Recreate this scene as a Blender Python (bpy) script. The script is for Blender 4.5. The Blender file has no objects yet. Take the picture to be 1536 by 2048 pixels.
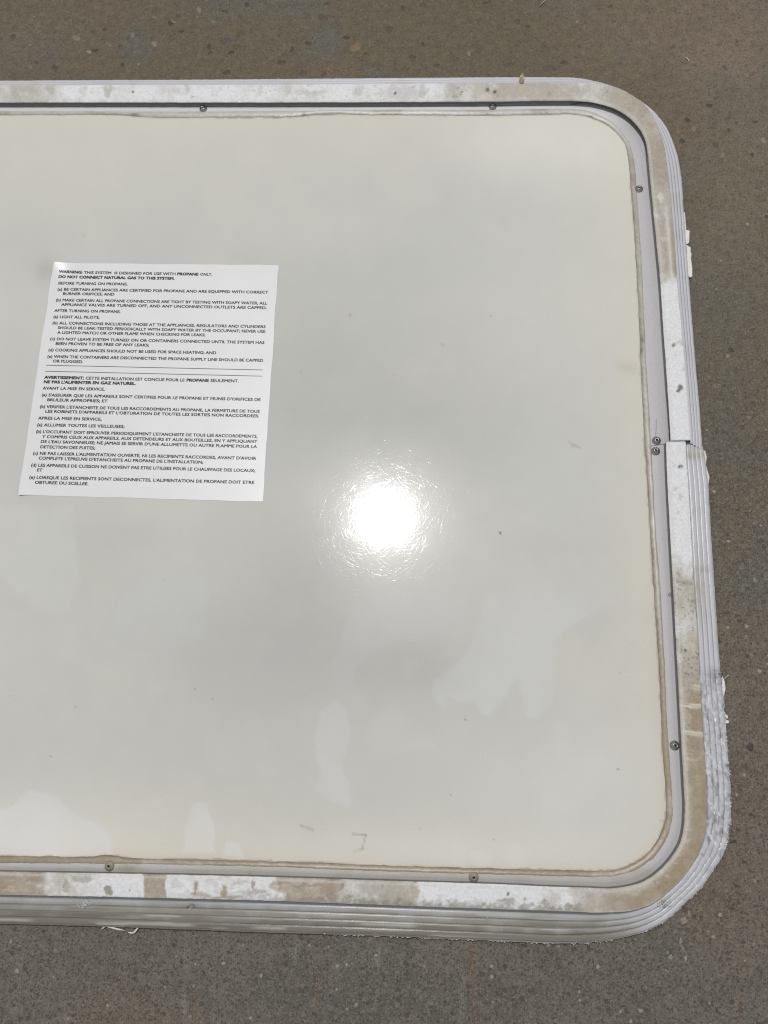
import bpy, bmesh, math, random
import numpy as np
from mathutils import Matrix, Vector

random.seed(7)
scene = bpy.context.scene
COL = scene.collection

# ------------------------------------------------------------------ camera
F_PX, W_PX, H_PX = 1656.0, 1536.0, 2048.0          # focal length and frame of the photograph, in its pixels
TILT_X, TILT_Y = 2.2e-5, 1.62e-4                   # how the lying plane recedes (across, down)
Z_FLOOR, Z_PANEL, Z_RIM, Z_EDGE = 0.0, 0.0100, 0.0170, 0.0042
CAM_H = Z_RIM + 0.62
_n = np.array([TILT_X * F_PX, TILT_Y * F_PX, 1.0]); _n /= np.linalg.norm(_n)
ZW = -_n
XW = np.array([1.0, 0, 0]) - ZW[0] * ZW; XW /= np.linalg.norm(XW)
YW = np.cross(ZW, XW)
RW = np.stack([XW, YW, ZW])                        # camera (right, down, forward) -> world


def at(px, py, z):
    """photo pixel -> point of the horizontal plane at height z"""
    px = np.asarray(px, float); py = np.asarray(py, float)
    d = np.stack([(px - W_PX / 2) / F_PX, (py - H_PX / 2) / F_PX, np.ones_like(px)], -1)
    w = d @ RW.T
    t = (z - CAM_H) / w[..., 2]
    return np.stack([w[..., 0] * t, w[..., 1] * t, np.broadcast_to(np.asarray(z, float), t.shape)], -1)


def pix(P):
    P = np.asarray(P, float) - np.array([0, 0, CAM_H])
    c = P @ RW
    return c[..., 0] / c[..., 2] * F_PX + W_PX / 2, c[..., 1] / c[..., 2] * F_PX + H_PX / 2


cam_d = bpy.data.cameras.new('camera'); cam = bpy.data.objects.new('camera', cam_d); COL.objects.link(cam)
m = Matrix.Identity(4)
for i in range(3):
    m[i][0] = RW[i, 0]; m[i][1] = -RW[i, 1]; m[i][2] = -RW[i, 2]
m[2][3] = CAM_H
cam.matrix_world = m
cam_d.sensor_fit = 'AUTO'; cam_d.sensor_width = 36.0; cam_d.lens = F_PX / H_PX * 36.0
cam_d.clip_start = 0.01; cam_d.clip_end = 100
scene.camera = cam

# ------------------------------------------------------------------ light: one hall lamp, dim indoor surroundings
w = bpy.data.worlds.new('World'); scene.world = w; w.use_nodes = True
bg = w.node_tree.nodes['Background']
bg.inputs[0].default_value = (0.97, 0.98, 1.0, 1); bg.inputs[1].default_value = 0.33
hp = at(768, 1034, Z_PANEL)
v = hp - np.array([0, 0, CAM_H]); v[2] = -v[2]; v /= np.linalg.norm(v)
lamp_pos = hp + v * (3.6 / v[2])
ld = bpy.data.lights.new('hall_lamp', 'AREA'); ld.shape = 'DISK'; ld.size = 0.085; ld.energy = 76
ld.color = (1.0, 0.985, 0.955)
lo = bpy.data.objects.new('hall_lamp', ld); COL.objects.link(lo)
lo.location = lamp_pos
lo.rotation_euler = (Vector(hp) - Vector(lamp_pos)).to_track_quat('-Z', 'Y').to_euler()
scene.view_settings.view_transform = 'Standard'; scene.view_settings.look = 'None'
scene.view_settings.exposure = 0.0; scene.view_settings.gamma = 1.0
scene.render.engine = 'CYCLES'
scene.cycles.max_bounces = 6
scene.cycles.use_denoising = False
scene.cycles.filter_width = 1.2

# ------------------------------------------------------------------ helpers


def tag(o, label=None, cat=None, group=None, kind=None):
    if label: o['label'] = label
    if cat: o['category'] = cat
    if group: o['group'] = group
    if kind: o['kind'] = kind
    return o


def link(name, me, mat=None, parent=None, smooth=True):
    o = bpy.data.objects.new(name, me); COL.objects.link(o)
    if mat and not me.materials: me.materials.append(mat)
    if parent: o.parent = parent
    if smooth and len(me.polygons):
        me.polygons.foreach_set('use_smooth', np.ones(len(me.polygons), bool))
    return o


def mesh(name, V, Fc, cols=None):
    me = bpy.data.meshes.new(name)
    me.from_pydata([tuple(map(float, p)) for p in V], [], [tuple(map(int, f)) for f in Fc])
    if cols is not None: paint(me, cols)
    me.update()
    return me


def paint(me, cols):
    a = me.color_attributes.new('Col', 'FLOAT_COLOR', 'POINT')
    c = np.ones((len(me.vertices), 4), np.float32); c[:, :cols.shape[1]] = cols
    a.data.foreach_set('color', c.ravel())


def grid_mesh(name, P, cols=None, keep=None):
    """P: (rows, cols, 3) -> quad mesh"""
    r, c = P.shape[:2]
    idx = np.arange(r * c).reshape(r, c)
    q = np.stack([idx[:-1, :-1], idx[:-1, 1:], idx[1:, 1:], idx[1:, :-1]], -1).reshape(-1, 4)
    if keep is not None: q = q[keep.reshape(-1)]
    used = np.zeros(r * c, bool); used[q.ravel()] = True
    remap = np.cumsum(used) - 1
    V = P.reshape(-1, 3)[used]; q = remap[q]
    me = bpy.data.meshes.new(name)
    me.vertices.add(len(V)); me.vertices.foreach_set('co', V.astype(np.float32).ravel())
    me.loops.add(q.size); me.loops.foreach_set('vertex_index', q.astype(np.int32).ravel())
    me.polygons.add(len(q)); me.polygons.foreach_set('loop_start', (np.arange(len(q)) * 4).astype(np.int32))
    me.polygons.foreach_set('loop_total', np.full(len(q), 4, np.int32))
    me.update(calc_edges=True)
    if cols is not None: paint(me, cols.reshape(-1, cols.shape[-1])[used])
    return me


def _hash(ix, iy, s):
    h = (ix.astype(np.int64) * 374761393 + iy.astype(np.int64) * 668265263 + s * 1442695041) & 0xFFFFFFFF
    h = ((h ^ (h >> 13)) * 1274126177) & 0xFFFFFFFF
    return ((h ^ (h >> 16)) & 0xFFFF) / 65535.0


def vnoise(x, y, s=0):
    x = np.asarray(x, float); y = np.asarray(y, float)
    ix = np.floor(x); iy = np.floor(y); fx = x - ix; fy = y - iy
    fx = fx * fx * (3 - 2 * fx); fy = fy * fy * (3 - 2 * fy)
    a = _hash(ix, iy, s); b = _hash(ix + 1, iy, s); c = _hash(ix, iy + 1, s); d = _hash(ix + 1, iy + 1, s)
    return (a * (1 - fx) + b * fx) * (1 - fy) + (c * (1 - fx) + d * fx) * fy


def fbm(x, y, scale, s=0, octs=4, gain=0.5):
    x = np.asarray(x, float) / scale; y = np.asarray(y, float) / scale
    t = 0; amp = 1; tot = 0
    for k in range(octs):
        t = t + amp * vnoise(x, y, s + 17 * k); tot += amp; amp *= gain; x = x * 2.03 + 3.1; y = y * 2.03 + 1.7
    return t / tot


def sstep(a, b, x):
    t = np.clip((np.asarray(x, float) - a) / (b - a), 0, 1)
    return t * t * (3 - 2 * t)


def mix(c, d, f):
    f = np.asarray(f)[..., None]
    return c * (1 - f) + np.asarray(d, float) * f


def sdist_poly(x, y, poly):
    """signed distance to a polygon, negative inside"""
    p = np.asarray(poly, float); n = len(p)
    dmin = np.full(x.shape, 1e9); ins = np.zeros(x.shape, bool)
    for i in range(n):
        x0, y0 = p[i]; x1, y1 = p[(i + 1) % n]
        ex, ey = x1 - x0, y1 - y0
        t = np.clip(((x - x0) * ex + (y - y0) * ey) / (ex * ex + ey * ey + 1e-12), 0, 1)
        dmin = np.minimum(dmin, np.hypot(x - x0 - t * ex, y - y0 - t * ey))
        c = ((y0 > y) != (y1 > y)) & (x < (x1 - x0) * (y - y0) / (y1 - y0 + 1e-12) + x0)
        ins ^= c
    return np.where(ins, -dmin, dmin)


# ------------------------------------------------------------------ materials


class NT:
    def __init__(self, name):
        self.m = bpy.data.materials.new(name); self.m.use_nodes = True
        self.t = self.m.node_tree; self.b = self.t.nodes['Principled BSDF']

    def n(self, typ, **kw):
        nd = self.t.nodes.new(typ)
        for k, val in kw.items():
            if k.startswith('in_'):
                key = k[3:]
                key = int(key) if key.isdigit() else key.replace('_', ' ')
                if isinstance(val, bpy.types.NodeSocket): self.t.links.new(val, nd.inputs[key])
                else: nd.inputs[key].default_value = val
            else: setattr(nd, k, val)
        return nd

    def set(self, **kw):
        for k, val in kw.items():
            key = k.replace('_', ' ')
            if isinstance(val, bpy.types.NodeSocket): self.t.links.new(val, self.b.inputs[key])
            else: self.b.inputs[key].default_value = val

    def coord(self, scale=(1, 1, 1), rot=0.0):
        if not hasattr(self, 'tc'): self.tc = self.n('ShaderNodeTexCoord').outputs['Object']
        if scale == (1, 1, 1) and rot == 0: return self.tc
        return self.n('ShaderNodeMapping', in_Vector=self.tc, in_Rotation=(0, 0, rot), in_Scale=scale).outputs[0]

    def noise(self, scale, detail=3, rough=0.55, vec=None, dist=0.0):
        return self.n('ShaderNodeTexNoise', in_Vector=vec or self.coord(), in_Scale=scale, in_Detail=detail,
                      in_Roughness=rough, in_Distortion=dist).outputs[0]

    def math(self, op, a, b=0.0, c=0.0, clamp=False):
        return self.n('ShaderNodeMath', operation=op, use_clamp=clamp, in_0=a, in_1=b, in_2=c).outputs[0]

    def rng(self, v, a, b, c=0.0, d=1.0, smooth=False):
        return self.n('ShaderNodeMapRange', interpolation_type='SMOOTHSTEP' if smooth else 'LINEAR',
                      in_0=v, in_1=a, in_2=b, in_3=c, in_4=d).outputs[0]

    def mixc(self, f, a, b, mode='MIX'):
        nd = self.n('ShaderNodeMix', data_type='RGBA', blend_type=mode)
        for sock, val in ((nd.inputs[0], f), (nd.inputs[6], a), (nd.inputs[7], b)):
            if isinstance(val, bpy.types.NodeSocket): self.t.links.new(val, sock)
            else: sock.default_value = val if not isinstance(val, tuple) or len(val) == 4 else (*val, 1)
        return nd.outputs[2]

    def attr(self, name='Col'):
        nd = self.n('ShaderNodeAttribute'); nd.attribute_name = name
        return nd

    def bump(self, h, strength, dist, prev=None):
        nd = self.n('ShaderNodeBump', in_Height=h, in_Strength=strength, in_Distance=dist)
        if prev: self.t.links.new(prev, nd.inputs['Normal'])
        return nd.outputs[0]


def mat_panel():
    k = NT('gelcoat_panel')
    col = k.attr().outputs['Color']
    g = k.noise(900, 3, 0.6)
    f = k.rng(g, 0.3, 0.7, 0.965, 1.03)
    speck = k.rng(k.noise(1500, 2, 0.5), 0.70, 0.76, 0, 0.22)
    c = k.mixc(1.0, col, k.n('ShaderNodeCombineColor', in_0=f, in_1=f, in_2=f).outputs[0], 'MULTIPLY')
    c = k.mixc(speck, c, (0.35, 0.33, 0.29))
    # glass-fibre strands telegraphing through the gelcoat
    warp = k.n('ShaderNodeVectorMath', operation='MULTIPLY_ADD',
               in_0=k.n('ShaderNodeTexNoise', in_Vector=k.coord(), in_Scale=90.0, in_Detail=2.0).outputs['Color'],
               in_1=(0.006, 0.006, 0.0), in_2=k.coord()).outputs[0]
    h = None
    for rot, sc, st, amt in ((0.5, 300, 0.24, 1.0), (1.65, 270, 0.22, 1.0), (2.75, 330, 0.26, 0.9), (1.05, 400, 0.3, 0.8), (0.05, 360, .3, .7), (2.2, 240, .2, .9)):
        mp = k.n('ShaderNodeMapping', in_Vector=warp, in_Rotation=(0, 0, rot)).outputs[0]
        mp = k.n('ShaderNodeMapping', in_Vector=mp, in_Scale=(st, 1, 1)).outputs[0]
        vo = k.n('ShaderNodeTexVoronoi', feature='DISTANCE_TO_EDGE', voronoi_dimensions='2D', in_Vector=mp, in_Scale=float(sc)).outputs[0]
        line = k.math('MULTIPLY', k.rng(vo, 0.0, 0.11, 1, 0, True), amt)
        msk = k.rng(k.noise(60 + sc * .1, 2, .5, k.coord((1, 1, 1), rot)), 0.45, 0.6, 0, 1)
        line = k.math('MULTIPLY', line, msk)
        h = line if h is None else k.math('ADD', h, line)
    h = k.math('ADD', h, k.math('MULTIPLY', k.noise(420, 3, .6), 1.2))
    nrm = k.bump(h, 1.0, 0.0000060)
    rough = k.rng(k.noise(35, 4, .6), 0.3, 0.7, 0.085, 0.11)
    k.set(Base_Color=c, Roughness=rough, Normal=nrm, IOR=1.21, Coat_Weight=.11, Coat_Roughness=.21, Coat_IOR=1.45)
    return k.m


def mat_vcol(name, rough=0.5, metallic=0.0, grain=900, gamt=0.06, bump=0.15, bdist=0.0002, bscale=700, ior=1.45):
    k = NT(name)
    col = k.attr().outputs['Color']
    f = k.rng(k.noise(grain, 4, 0.65), 0.3, 0.7, 1 - gamt, 1 + gamt)
    c = k.mixc(1.0, col, k.n('ShaderNodeCombineColor', in_0=f, in_1=f, in_2=f).outputs[0], 'MULTIPLY')
    if rough is None: rough = k.attr().outputs['Alpha']
    k.set(Base_Color=c, Roughness=rough, Metallic=metallic, IOR=ior)
    if bump: k.set(Normal=k.bump(k.noise(bscale, 4, .6), bump, bdist))
    return k.m


def mat_plain(name, col, rough=0.5, metallic=0.0, var=0.1, scale=300, bump=0.1):
    k = NT(name)
    n_ = k.noise(scale, 4, .6)
    a = tuple(x * (1 - var) for x in col); b = tuple(min(1, x * (1 + var)) for x in col)
    k.set(Base_Color=k.mixc(k.rng(n_, .3, .7), a, b), Roughness=rough, Metallic=metallic)
    if bump: k.set(Normal=k.bump(n_, bump, 0.0003))
    return k.m


def mat_concrete():
    k = NT('worn_concrete')
    at_ = k.attr()
    col = at_.outputs['Color']; wear = at_.outputs['Alpha']
    big = k.noise(14, 5, .6)
    c = k.mixc(k.rng(big, .35, .7, 0, .35), col, (0.136, 0.106, 0.070))
    mid = k.noise(130, 4, .65)
    f = k.rng(mid, .3, .7, .80, 1.2)
    c = k.mixc(1.0, c, k.n('ShaderNodeCombineColor', in_0=f, in_1=f, in_2=f).outputs[0], 'MULTIPLY')
    fine = k.noise(900, 3, .7)
    f = k.rng(fine, .25, .75, .70, 1.30)
    c = k.mixc(1.0, c, k.n('ShaderNodeCombineColor', in_0=f, in_1=f, in_2=f).outputs[0], 'MULTIPLY')
    warp = k.n('ShaderNodeVectorMath', operation='MULTIPLY_ADD',
               in_0=k.n('ShaderNodeTexNoise', in_Vector=k.coord(), in_Scale=420.0, in_Detail=2.0).outputs['Color'],
               in_1=(0.0022, 0.0022, 0.0), in_2=k.coord()).outputs[0]
    hgt = None
    for sc, th, wth, dark, amt in ((760, .62, .32, (0.055, 0.045, 0.036), .75), (430, .78, .30, (0.058, 0.046, 0.036), .75),
                                   (190, .94, .25, (0.07, 0.054, 0.041), .8), (620, .80, .32, (0.25, 0.235, 0.19), .6),
                                   (260, .90, .34, (0.22, 0.19, 0.145), .5), (150, .9993, .075, (0.40, 0.375, 0.33), .8), (300, .985, .2, (0.10, 0.05, 0.03), .6)):
        vo = k.n('ShaderNodeTexVoronoi', voronoi_dimensions='2D', in_Vector=warp, in_Scale=float(sc))
        pick = k.n('ShaderNodeSeparateColor', in_0=vo.outputs['Color'])
        thr = k.math('SUBTRACT', th, k.math('MULTIPLY', wear, .12))
        sel = k.math('GREATER_THAN', pick.outputs[0], thr)
        rad = k.math('MULTIPLY_ADD', pick.outputs[1], .25, wth - .1)
        inside = k.rng(k.math('SUBTRACT', rad, vo.outputs['Distance']), 0.0, 0.07, 0, 1)
        mk = k.math('MULTIPLY', k.math('MULTIPLY', sel, inside), k.math('MULTIPLY', k.math('MULTIPLY_ADD', wear, .34, .48), amt))
        c = k.mixc(mk, c, dark)
        if dark[0] < .1: hgt = mk if hgt is None else k.math('ADD', hgt, mk)
    k.set(Base_Color=c, Roughness=k.rng(mid, .3, .7, .5, .72), IOR=1.4)
    n1 = k.bump(fine, .25, .0004)
    k.set(Normal=k.bump(k.math('MULTIPLY', hgt, -1.0), .35, .0006, n1))
    return k.m


M_PANEL = mat_panel()
M_TAPE = mat_vcol('dirty_white_tape', rough=.62, grain=620, gamt=.12, bump=.3, bdist=.0003, bscale=600)
M_RAIL = mat_vcol('painted_aluminium', rough=None, grain=500, gamt=.04, bump=.12, bdist=.0002, bscale=900)
M_SEAL = mat_vcol('clear_aged_sealant', rough=.36, grain=260, gamt=.10, bump=.6, bdist=.00022, bscale=260)
M_FLOOR = mat_concrete()
M_LABEL = mat_plain('label_paper', (0.795, 0.80, 0.82), .34, 0, .022, 45, .05)
M_INK = mat_plain('black_ink', (0.010, 0.010, 0.013), .45, 0, .2, 900, 0)
M_RIVET = mat_plain('rivet_aluminium', (0.40, 0.39, 0.375), .27, .9, .25, 900, .25)
M_DUSTY = mat_plain('dusty_rivet_aluminium', (0.36, 0.32, 0.26), .55, .35, .25, 900, .25)
M_HOLE = mat_plain('dark_mandrel_steel', (0.05, 0.048, 0.045), .5, .6, .2, 900, 0)
M_BRASS = mat_plain('yellow_zinc', (0.80, 0.68, 0.46), .3, .55, .2, 700, .1)
M_TORN = mat_plain('torn_aluminium', (0.84, 0.85, 0.89), .28, .35, .15, 900, .3)
M_FLAKE = mat_plain('white_paint_flake', (0.80, 0.79, 0.76), .55, 0, .06, 500, .2)
M_STRAW = mat_plain('dry_straw', (0.42, 0.34, 0.19), .6, 0, .2, 500, .2)
M_PALE = mat_plain('pale_dried_paint', (0.275, 0.24, 0.205), .7, 0, .3, 400, .3)

# ------------------------------------------------------------------ the floor
xs = np.concatenate([np.linspace(-1600, -45, 30)[:-1], np.arange(-45, 1586, 4.0), np.linspace(1590, 3200, 30)])
ys = np.concatenate([np.linspace(-1500, -45, 30)[:-1], np.arange(-45, 2096, 4.0), np.linspace(2100, 3400, 30)])
PX, PY = np.meshgrid(xs, ys)
PF = at(PX, PY, Z_FLOOR)
low = sstep(900, 1900, PY)
right = sstep(1250, 1500, PX)
cf = np.broadcast_to(np.array([0.131, 0.108, 0.068]), PX.shape + (3,)).copy()
cf = mix(cf, (0.158, 0.146, 0.124), np.clip(low * .95 + .2 * right, 0, 1))
b1 = fbm(PX, PY, 230, 3); b2 = fbm(PX, PY, 90, 9)
cf = mix(cf, (0.185, 0.135, 0.098), sstep(.5, .75, b1) * .4)                       # rusty brown tint
cf = mix(cf, (0.118, 0.118, 0.100), sstep(.48, .72, b2) * .75)                      # grey-green tint
for cx, cy, rx, ry, c, a in ((1480, 90, 190, 120, (0.225, 0.165, 0.125), .75), (1290, 30, 160, 70, (0.20, 0.155, 0.11), .5),
                             (1450, 1640, 110, 190, (0.150, 0.120, 0.092), .6), (1500, 1800, 120, 160, (0.165, 0.13, 0.10), .55),
                             (1490, 400, 110, 230, (0.178, 0.150, 0.108), .75), (1475, 840, 90, 260, (0.108, 0.100, 0.080), .5), (820, 2010, 260, 60, (0.105, 0.100, 0.088), .6),
                             (560, 2000, 120, 70, (0.115, 0.110, 0.10), .5), (210, 1925, 110, 70, (0.12, 0.115, 0.108), .5),
                             (1230, 1960, 160, 90, (0.150, 0.138, 0.112), .5), (60, 60, 150, 90, (0.17, 0.135, 0.098), .5)):
    d = ((PX - cx) / rx) ** 2 + ((PY - cy) / ry) ** 2 + (fbm(PX, PY, 60, 5) - .5) * 1.6
    cf = mix(cf, c, np.exp(-np.clip(d, 0, 20)) * a)
# drag streaks in front of the panel
for x0, y0, y1, wd, c, a in ((372, 1850, 2048, 5, (0.21, 0.185, 0.155), .7), (392, 1850, 2060, 14, (0.15, 0.112, 0.082), .6),
                             (597, 1856, 1935, 6, (0.23, 0.21, 0.185), .7), (632, 1880, 2060, 12, (0.155, 0.118, 0.086), .55),
                             (755, 1880, 2010, 4, (0.21, 0.195, 0.165), .55), (925, 1880, 2060, 5, (0.20, 0.18, 0.15), .65),
                             (945, 1885, 2060, 9, (0.165, 0.118, 0.085), .8), (1062, 1885, 2060, 6, (0.19, 0.172, 0.142), .5),
                             (1045, 1900, 2060, 8, (0.155, 0.122, 0.09), .45), (35, 1860, 2060, 8, (0.18, 0.155, 0.125), .4),
                             (145, 1855, 1960, 12, (0.155, 0.125, 0.095), .5), (1475, 1930, 2060, 8, (0.165, 0.122, 0.09), .6),
                             (1410, 1900, 2060, 10, (0.16, 0.135, 0.105), .4)):
    cx = x0 - (PY - y0) * .06 * (1 if x0 in (597, 145) else .1) + (fbm(PX * .2, PY, 40, int(x0)) - .5) * 9
    s = np.exp(-((PX - cx) / wd) ** 2) * sstep(y0 - 10, y0 + 10, PY) * 1.35 * (1 - sstep(y1 - 30, y1 + 10, PY))
    s = s * sstep(.22, .5, fbm(PX, PY * .3, 14, int(x0) + 5))
    cf = mix(cf, (c[0] * 1.0, c[1] * 1.10, c[2] * 1.14), np.clip(s * a, 0, 1))
wear = np.clip(.15 + .85 * sstep(350, 1300, PY) + .25 * right, 0, 1)
cols = np.concatenate([cf, wear[..., None]], -1)
floor = link('concrete_floor', grid_mesh('concrete_floor', PF, cols), M_FLOOR)
tag(floor, 'worn brown grey concrete floor with exposed pebbles', kind='structure')

# pebbles of the aggregate, ground flush with the floor
PEB = [(452, 83, 10, 9, (0.088, 0.078, 0.066)), (712, 94, 11, 10, (0.20, 0.135, 0.062)), (308, 88, 7, 5, (0.24, 0.18, 0.12)),
       (563, 125, 7, 6, (0.075, 0.055, 0.038)), (341, 47, 5, 5, (0.05, 0.042, 0.033)), (363, 63, 5, 3, (0.05, 0.042, 0.033)),
       (357, 32, 5, 4, (0.08, 0.066, 0.048)), (494, 9, 6, 4, (0.06, 0.05, 0.04)), (178, 104, 6, 3, (0.25, 0.23, 0.19)),
       (191, 101, 6, 4, (0.06, 0.05, 0.04)), (152, 76, 8, 7, (0.19, 0.165, 0.125)), (646, 36, 9, 8, (0.095, 0.07, 0.05)),
       (693, 76, 6, 4, (0.05, 0.042, 0.033)), (616, 87, 6, 5, (0.07, 0.052, 0.038)), (454, 145, 7, 5, (0.065, 0.052, 0.04)),
       (648, 149, 6, 5, (0.13, 0.06, 0.035)), (607, 146, 6, 7, (0.085, 0.07, 0.05)), (477, 151, 12, 4, (0.15, 0.10, 0.066)),
       (779, 58, 8, 6, (0.085, 0.06, 0.042)), (846, 89, 4, 5, (0.06, 0.046, 0.034)), (825, 114, 6, 5, (0.08, 0.055, 0.038)),
       (874, 131, 5, 4, (0.075, 0.055, 0.04)), (1016, 130, 10, 5, (0.088, 0.075, 0.055)), (1097, 137, 13, 4, (0.10, 0.08, 0.06)),
       (1125, 125, 5, 4, (0.075, 0.06, 0.045)), (1055, 53, 4, 4, (0.07, 0.055, 0.04)), (938, 107, 5, 5, (0.19, 0.17, 0.13)),
       (420, 105, 5, 4, (0.07, 0.06, 0.045)), (245, 130, 4, 4, (0.055, 0.045, 0.035)), (240, 93, 5, 4, (0.085, 0.07, 0.05)),
       (418, 93, 4, 5, (0.055, 0.045, 0.035)), (584, 99, 4, 6, (0.07, 0.055, 0.04)), (463, 105, 6, 4, (0.055, 0.045, 0.035)),
       (398, 20, 6, 5, (0.20, 0.18, 0.14)), (265, 70, 5, 5, (0.18, 0.165, 0.125)), (1527, 281, 6, 6, (0.24, 0.21, 0.165)),
       (1446, 310, 5, 5, (0.20, 0.175, 0.14)), (1388, 258, 6, 5, (0.20, 0.17, 0.13)), (1418, 211, 6, 4, (0.06, 0.05, 0.04)),
       (1500, 1494, 9, 7, (0.052, 0.043, 0.037)), (1467, 1683, 6, 4, (0.06, 0.038, 0.03)), (1430, 290, 6, 6, (0.085, 0.08, 0.055)),
       (1375, 240, 5, 5, (0.055, 0.045, 0.035)), (1364, 282, 5, 6, (0.06, 0.055, 0.042)), (1494, 150, 5, 5, (0.22, 0.175, 0.10)),
       (1456, 712, 5, 4, (0.22, 0.2, 0.16)), (1498, 835, 5, 5, (0.18, 0.155, 0.12)), (1462, 700, 5, 4, (0.06, 0.045, 0.035)),
       (1411, 1090, 4, 4, (0.2, 0.18, 0.15)), (712, 2010, 5, 4, (0.25, 0.235, 0.2)), (1510, 1160, 5, 5, (0.22, 0.2, 0.17)),
       (1503, 1310, 5, 5, (0.19, 0.16, 0.12)), (1520, 1540, 5, 5, (0.19, 0.14, 0.11)), (380, 2033, 4, 4, (0.24, 0.22, 0.19))]
pool = {}


def peb_mat(c):
    key = tuple(round(x, 2) for x in c)
    if key not in pool:
        k = NT('pebble_stone'); n_ = k.noise(500, 3, .6)
        k.set(Base_Color=k.mixc(k.rng(n_, .3, .7), tuple(x * .75 for x in c), tuple(x * 1.2 for x in c)), Roughness=.55)
        pool[key] = k.m
    return pool[key]


rp = random.Random(5)
for _ in range(60):
    x = rp.uniform(0, 1536)
    y = rp.choice([rp.uniform(0, 150), rp.uniform(0, 150), rp.uniform(1890, 2048)])
    if rp.random() < .25: x, y = rp.uniform(1440, 1536), rp.uniform(150, 1900)
    c = rp.choice([(0.07, .057, .042), (0.085, .07, .05), (0.165, .145, .112), (0.09, .085, .075), (0.13, .09, .062)])
    PEB.append((x, y, rp.uniform(3.5, 6), rp.uniform(3, 5), c))
for cx, cy, rx, ry, c in PEB:
    n = 11; ph = rp.uniform(0, 6.28)
    V = []; ctr = at(cx, cy, 0.00022)
    for lev, rr in ((-0.0004, 1.06), (0.00016, .94), (0.00022, .7)):
        for i in range(n):
            a = 2 * math.pi * i / n
            jit = 1 + .22 * math.sin(2 * a + ph) + .13 * math.sin(3 * a + 2 * ph)
            p = at(cx + rx * rr * jit * math.cos(a), cy + ry * rr * jit * math.sin(a), 0.0)
            V.append((p[0] - ctr[0], p[1] - ctr[1], lev))
    V.append((0, 0, .00022)); Fc = []
    for l in range(2):
        for i in range(n):
            j = (i + 1) % n
            Fc.append((l * n + i, l * n + j, (l + 1) * n + j, (l + 1) * n + i))
    for i in range(n): Fc.append((2 * n + i, 2 * n + (i + 1) % n, 3 * n))
    o = link('pebble', mesh('pebble', V, Fc), peb_mat(c), floor)
    o.location = (ctr[0], ctr[1], 0)

# ------------------------------------------------------------------ contours of the lying door, traced once
# each station: panel edge, sealant/flange edge, rim inner edge, rim outer edge, outer lip
UP = [((0, 230.5), (0, 223), (0, 203.8), (0, 170.6), (0, 162.2)),
      ((120, 230.7), (120, 223.2), (120, 203.7), (120, 170), (120, 161.4)),
      ((250, 230.9), (250, 223.4), (250, 203.5), (250, 169.3), (250, 160.8)),
      ((290, 234.8), (290, 223.4), (290, 203.5), (290, 169.3), (290, 160.6)),
      ((400, 235.8), (400, 223.4), (400, 203.5), (400, 169.4), (400, 160.2)),
      ((500, 235), (500, 223), (500, 203.5), (500, 169), (500, 159.4)),
      ((600, 233.4), (600, 222.2), (600, 203.3), (600, 168.4), (600, 158.4)),
      ((620, 231), (620, 222), (620, 203.2), (620, 168.3), (620, 158.3)),
      ((760, 231), (760, 220.7), (760, 202.8), (760, 167.2), (760, 157)),
      ((880, 231.5), (880, 220.2), (880, 202.2), (880, 166.2), (880, 156.2)),
      ((1000, 231.4), (1000, 219.6), (1000, 201.6), (1000, 165.2), (1000, 155.4)),
      ((1100, 229.5), (1100, 218.2), (1100, 200.3), (1100, 164.6), (1100, 155.4)),
      ((1150, 230), (1155, 219.3), (1160, 201), (1160, 165.4), (1159, 157.4)),
      ((1178, 234.7), (1186, 225.2), (1194, 205.4), (1209.5, 168.0), (1208.5, 168.6)),
      ((1205.5, 245.5), (1211.3, 237.2), (1227, 215.2), (1246.5, 181), (1245, 181.8)),
      ((1223, 257.2), (1230.9, 251.3), (1256, 231.8), (1279, 200), (1277, 200.8)),
      ((1239.6, 274.8), (1247.5, 270.4), (1276.8, 253.3), (1300.5, 224), (1306, 222.5)),
      ((1250.4, 292), (1259.2, 288.4), (1289, 274), (1316.5, 255), (1330.5, 252)),
      ((1255.3, 315), (1266, 313), (1295, 300), (1328.5, 290), (1346.5, 286)),
      ((1259, 345), (1270, 342), (1298, 328), (1333.6, 324), (1357.2, 322)),
      ((1261, 374), (1272, 372), (1301, 362), (1337.6, 359), (1362.5, 357)),
      ((1265, 424), (1275.6, 422), (1307, 420), (1344, 420), (1367.2, 419)),
      ((1270, 500), (1281.6, 500), (1315, 500), (1350.8, 500), (1372.5, 500)),
      ((1273.8, 562), (1284.8, 562), (1321, 562), (1355, 562), (1377.8, 562)),
      ((1278.6, 655), (1288.4, 655), (1327, 655), (1363.6, 655), (1384.8, 655)),
      ((1281.5, 746), (1293, 746), (1333.6, 746), (1371.4, 746), (1392.5, 746)),
      ((1284.6, 820), (1298, 820), (1338.4, 820), (1377.2, 820), (1399, 820)),
      ((1288.4, 892.2), (1302, 892.2), (1342.2, 880.8), (1381.5, 879.8), (1404.5, 900.6))]
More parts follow.
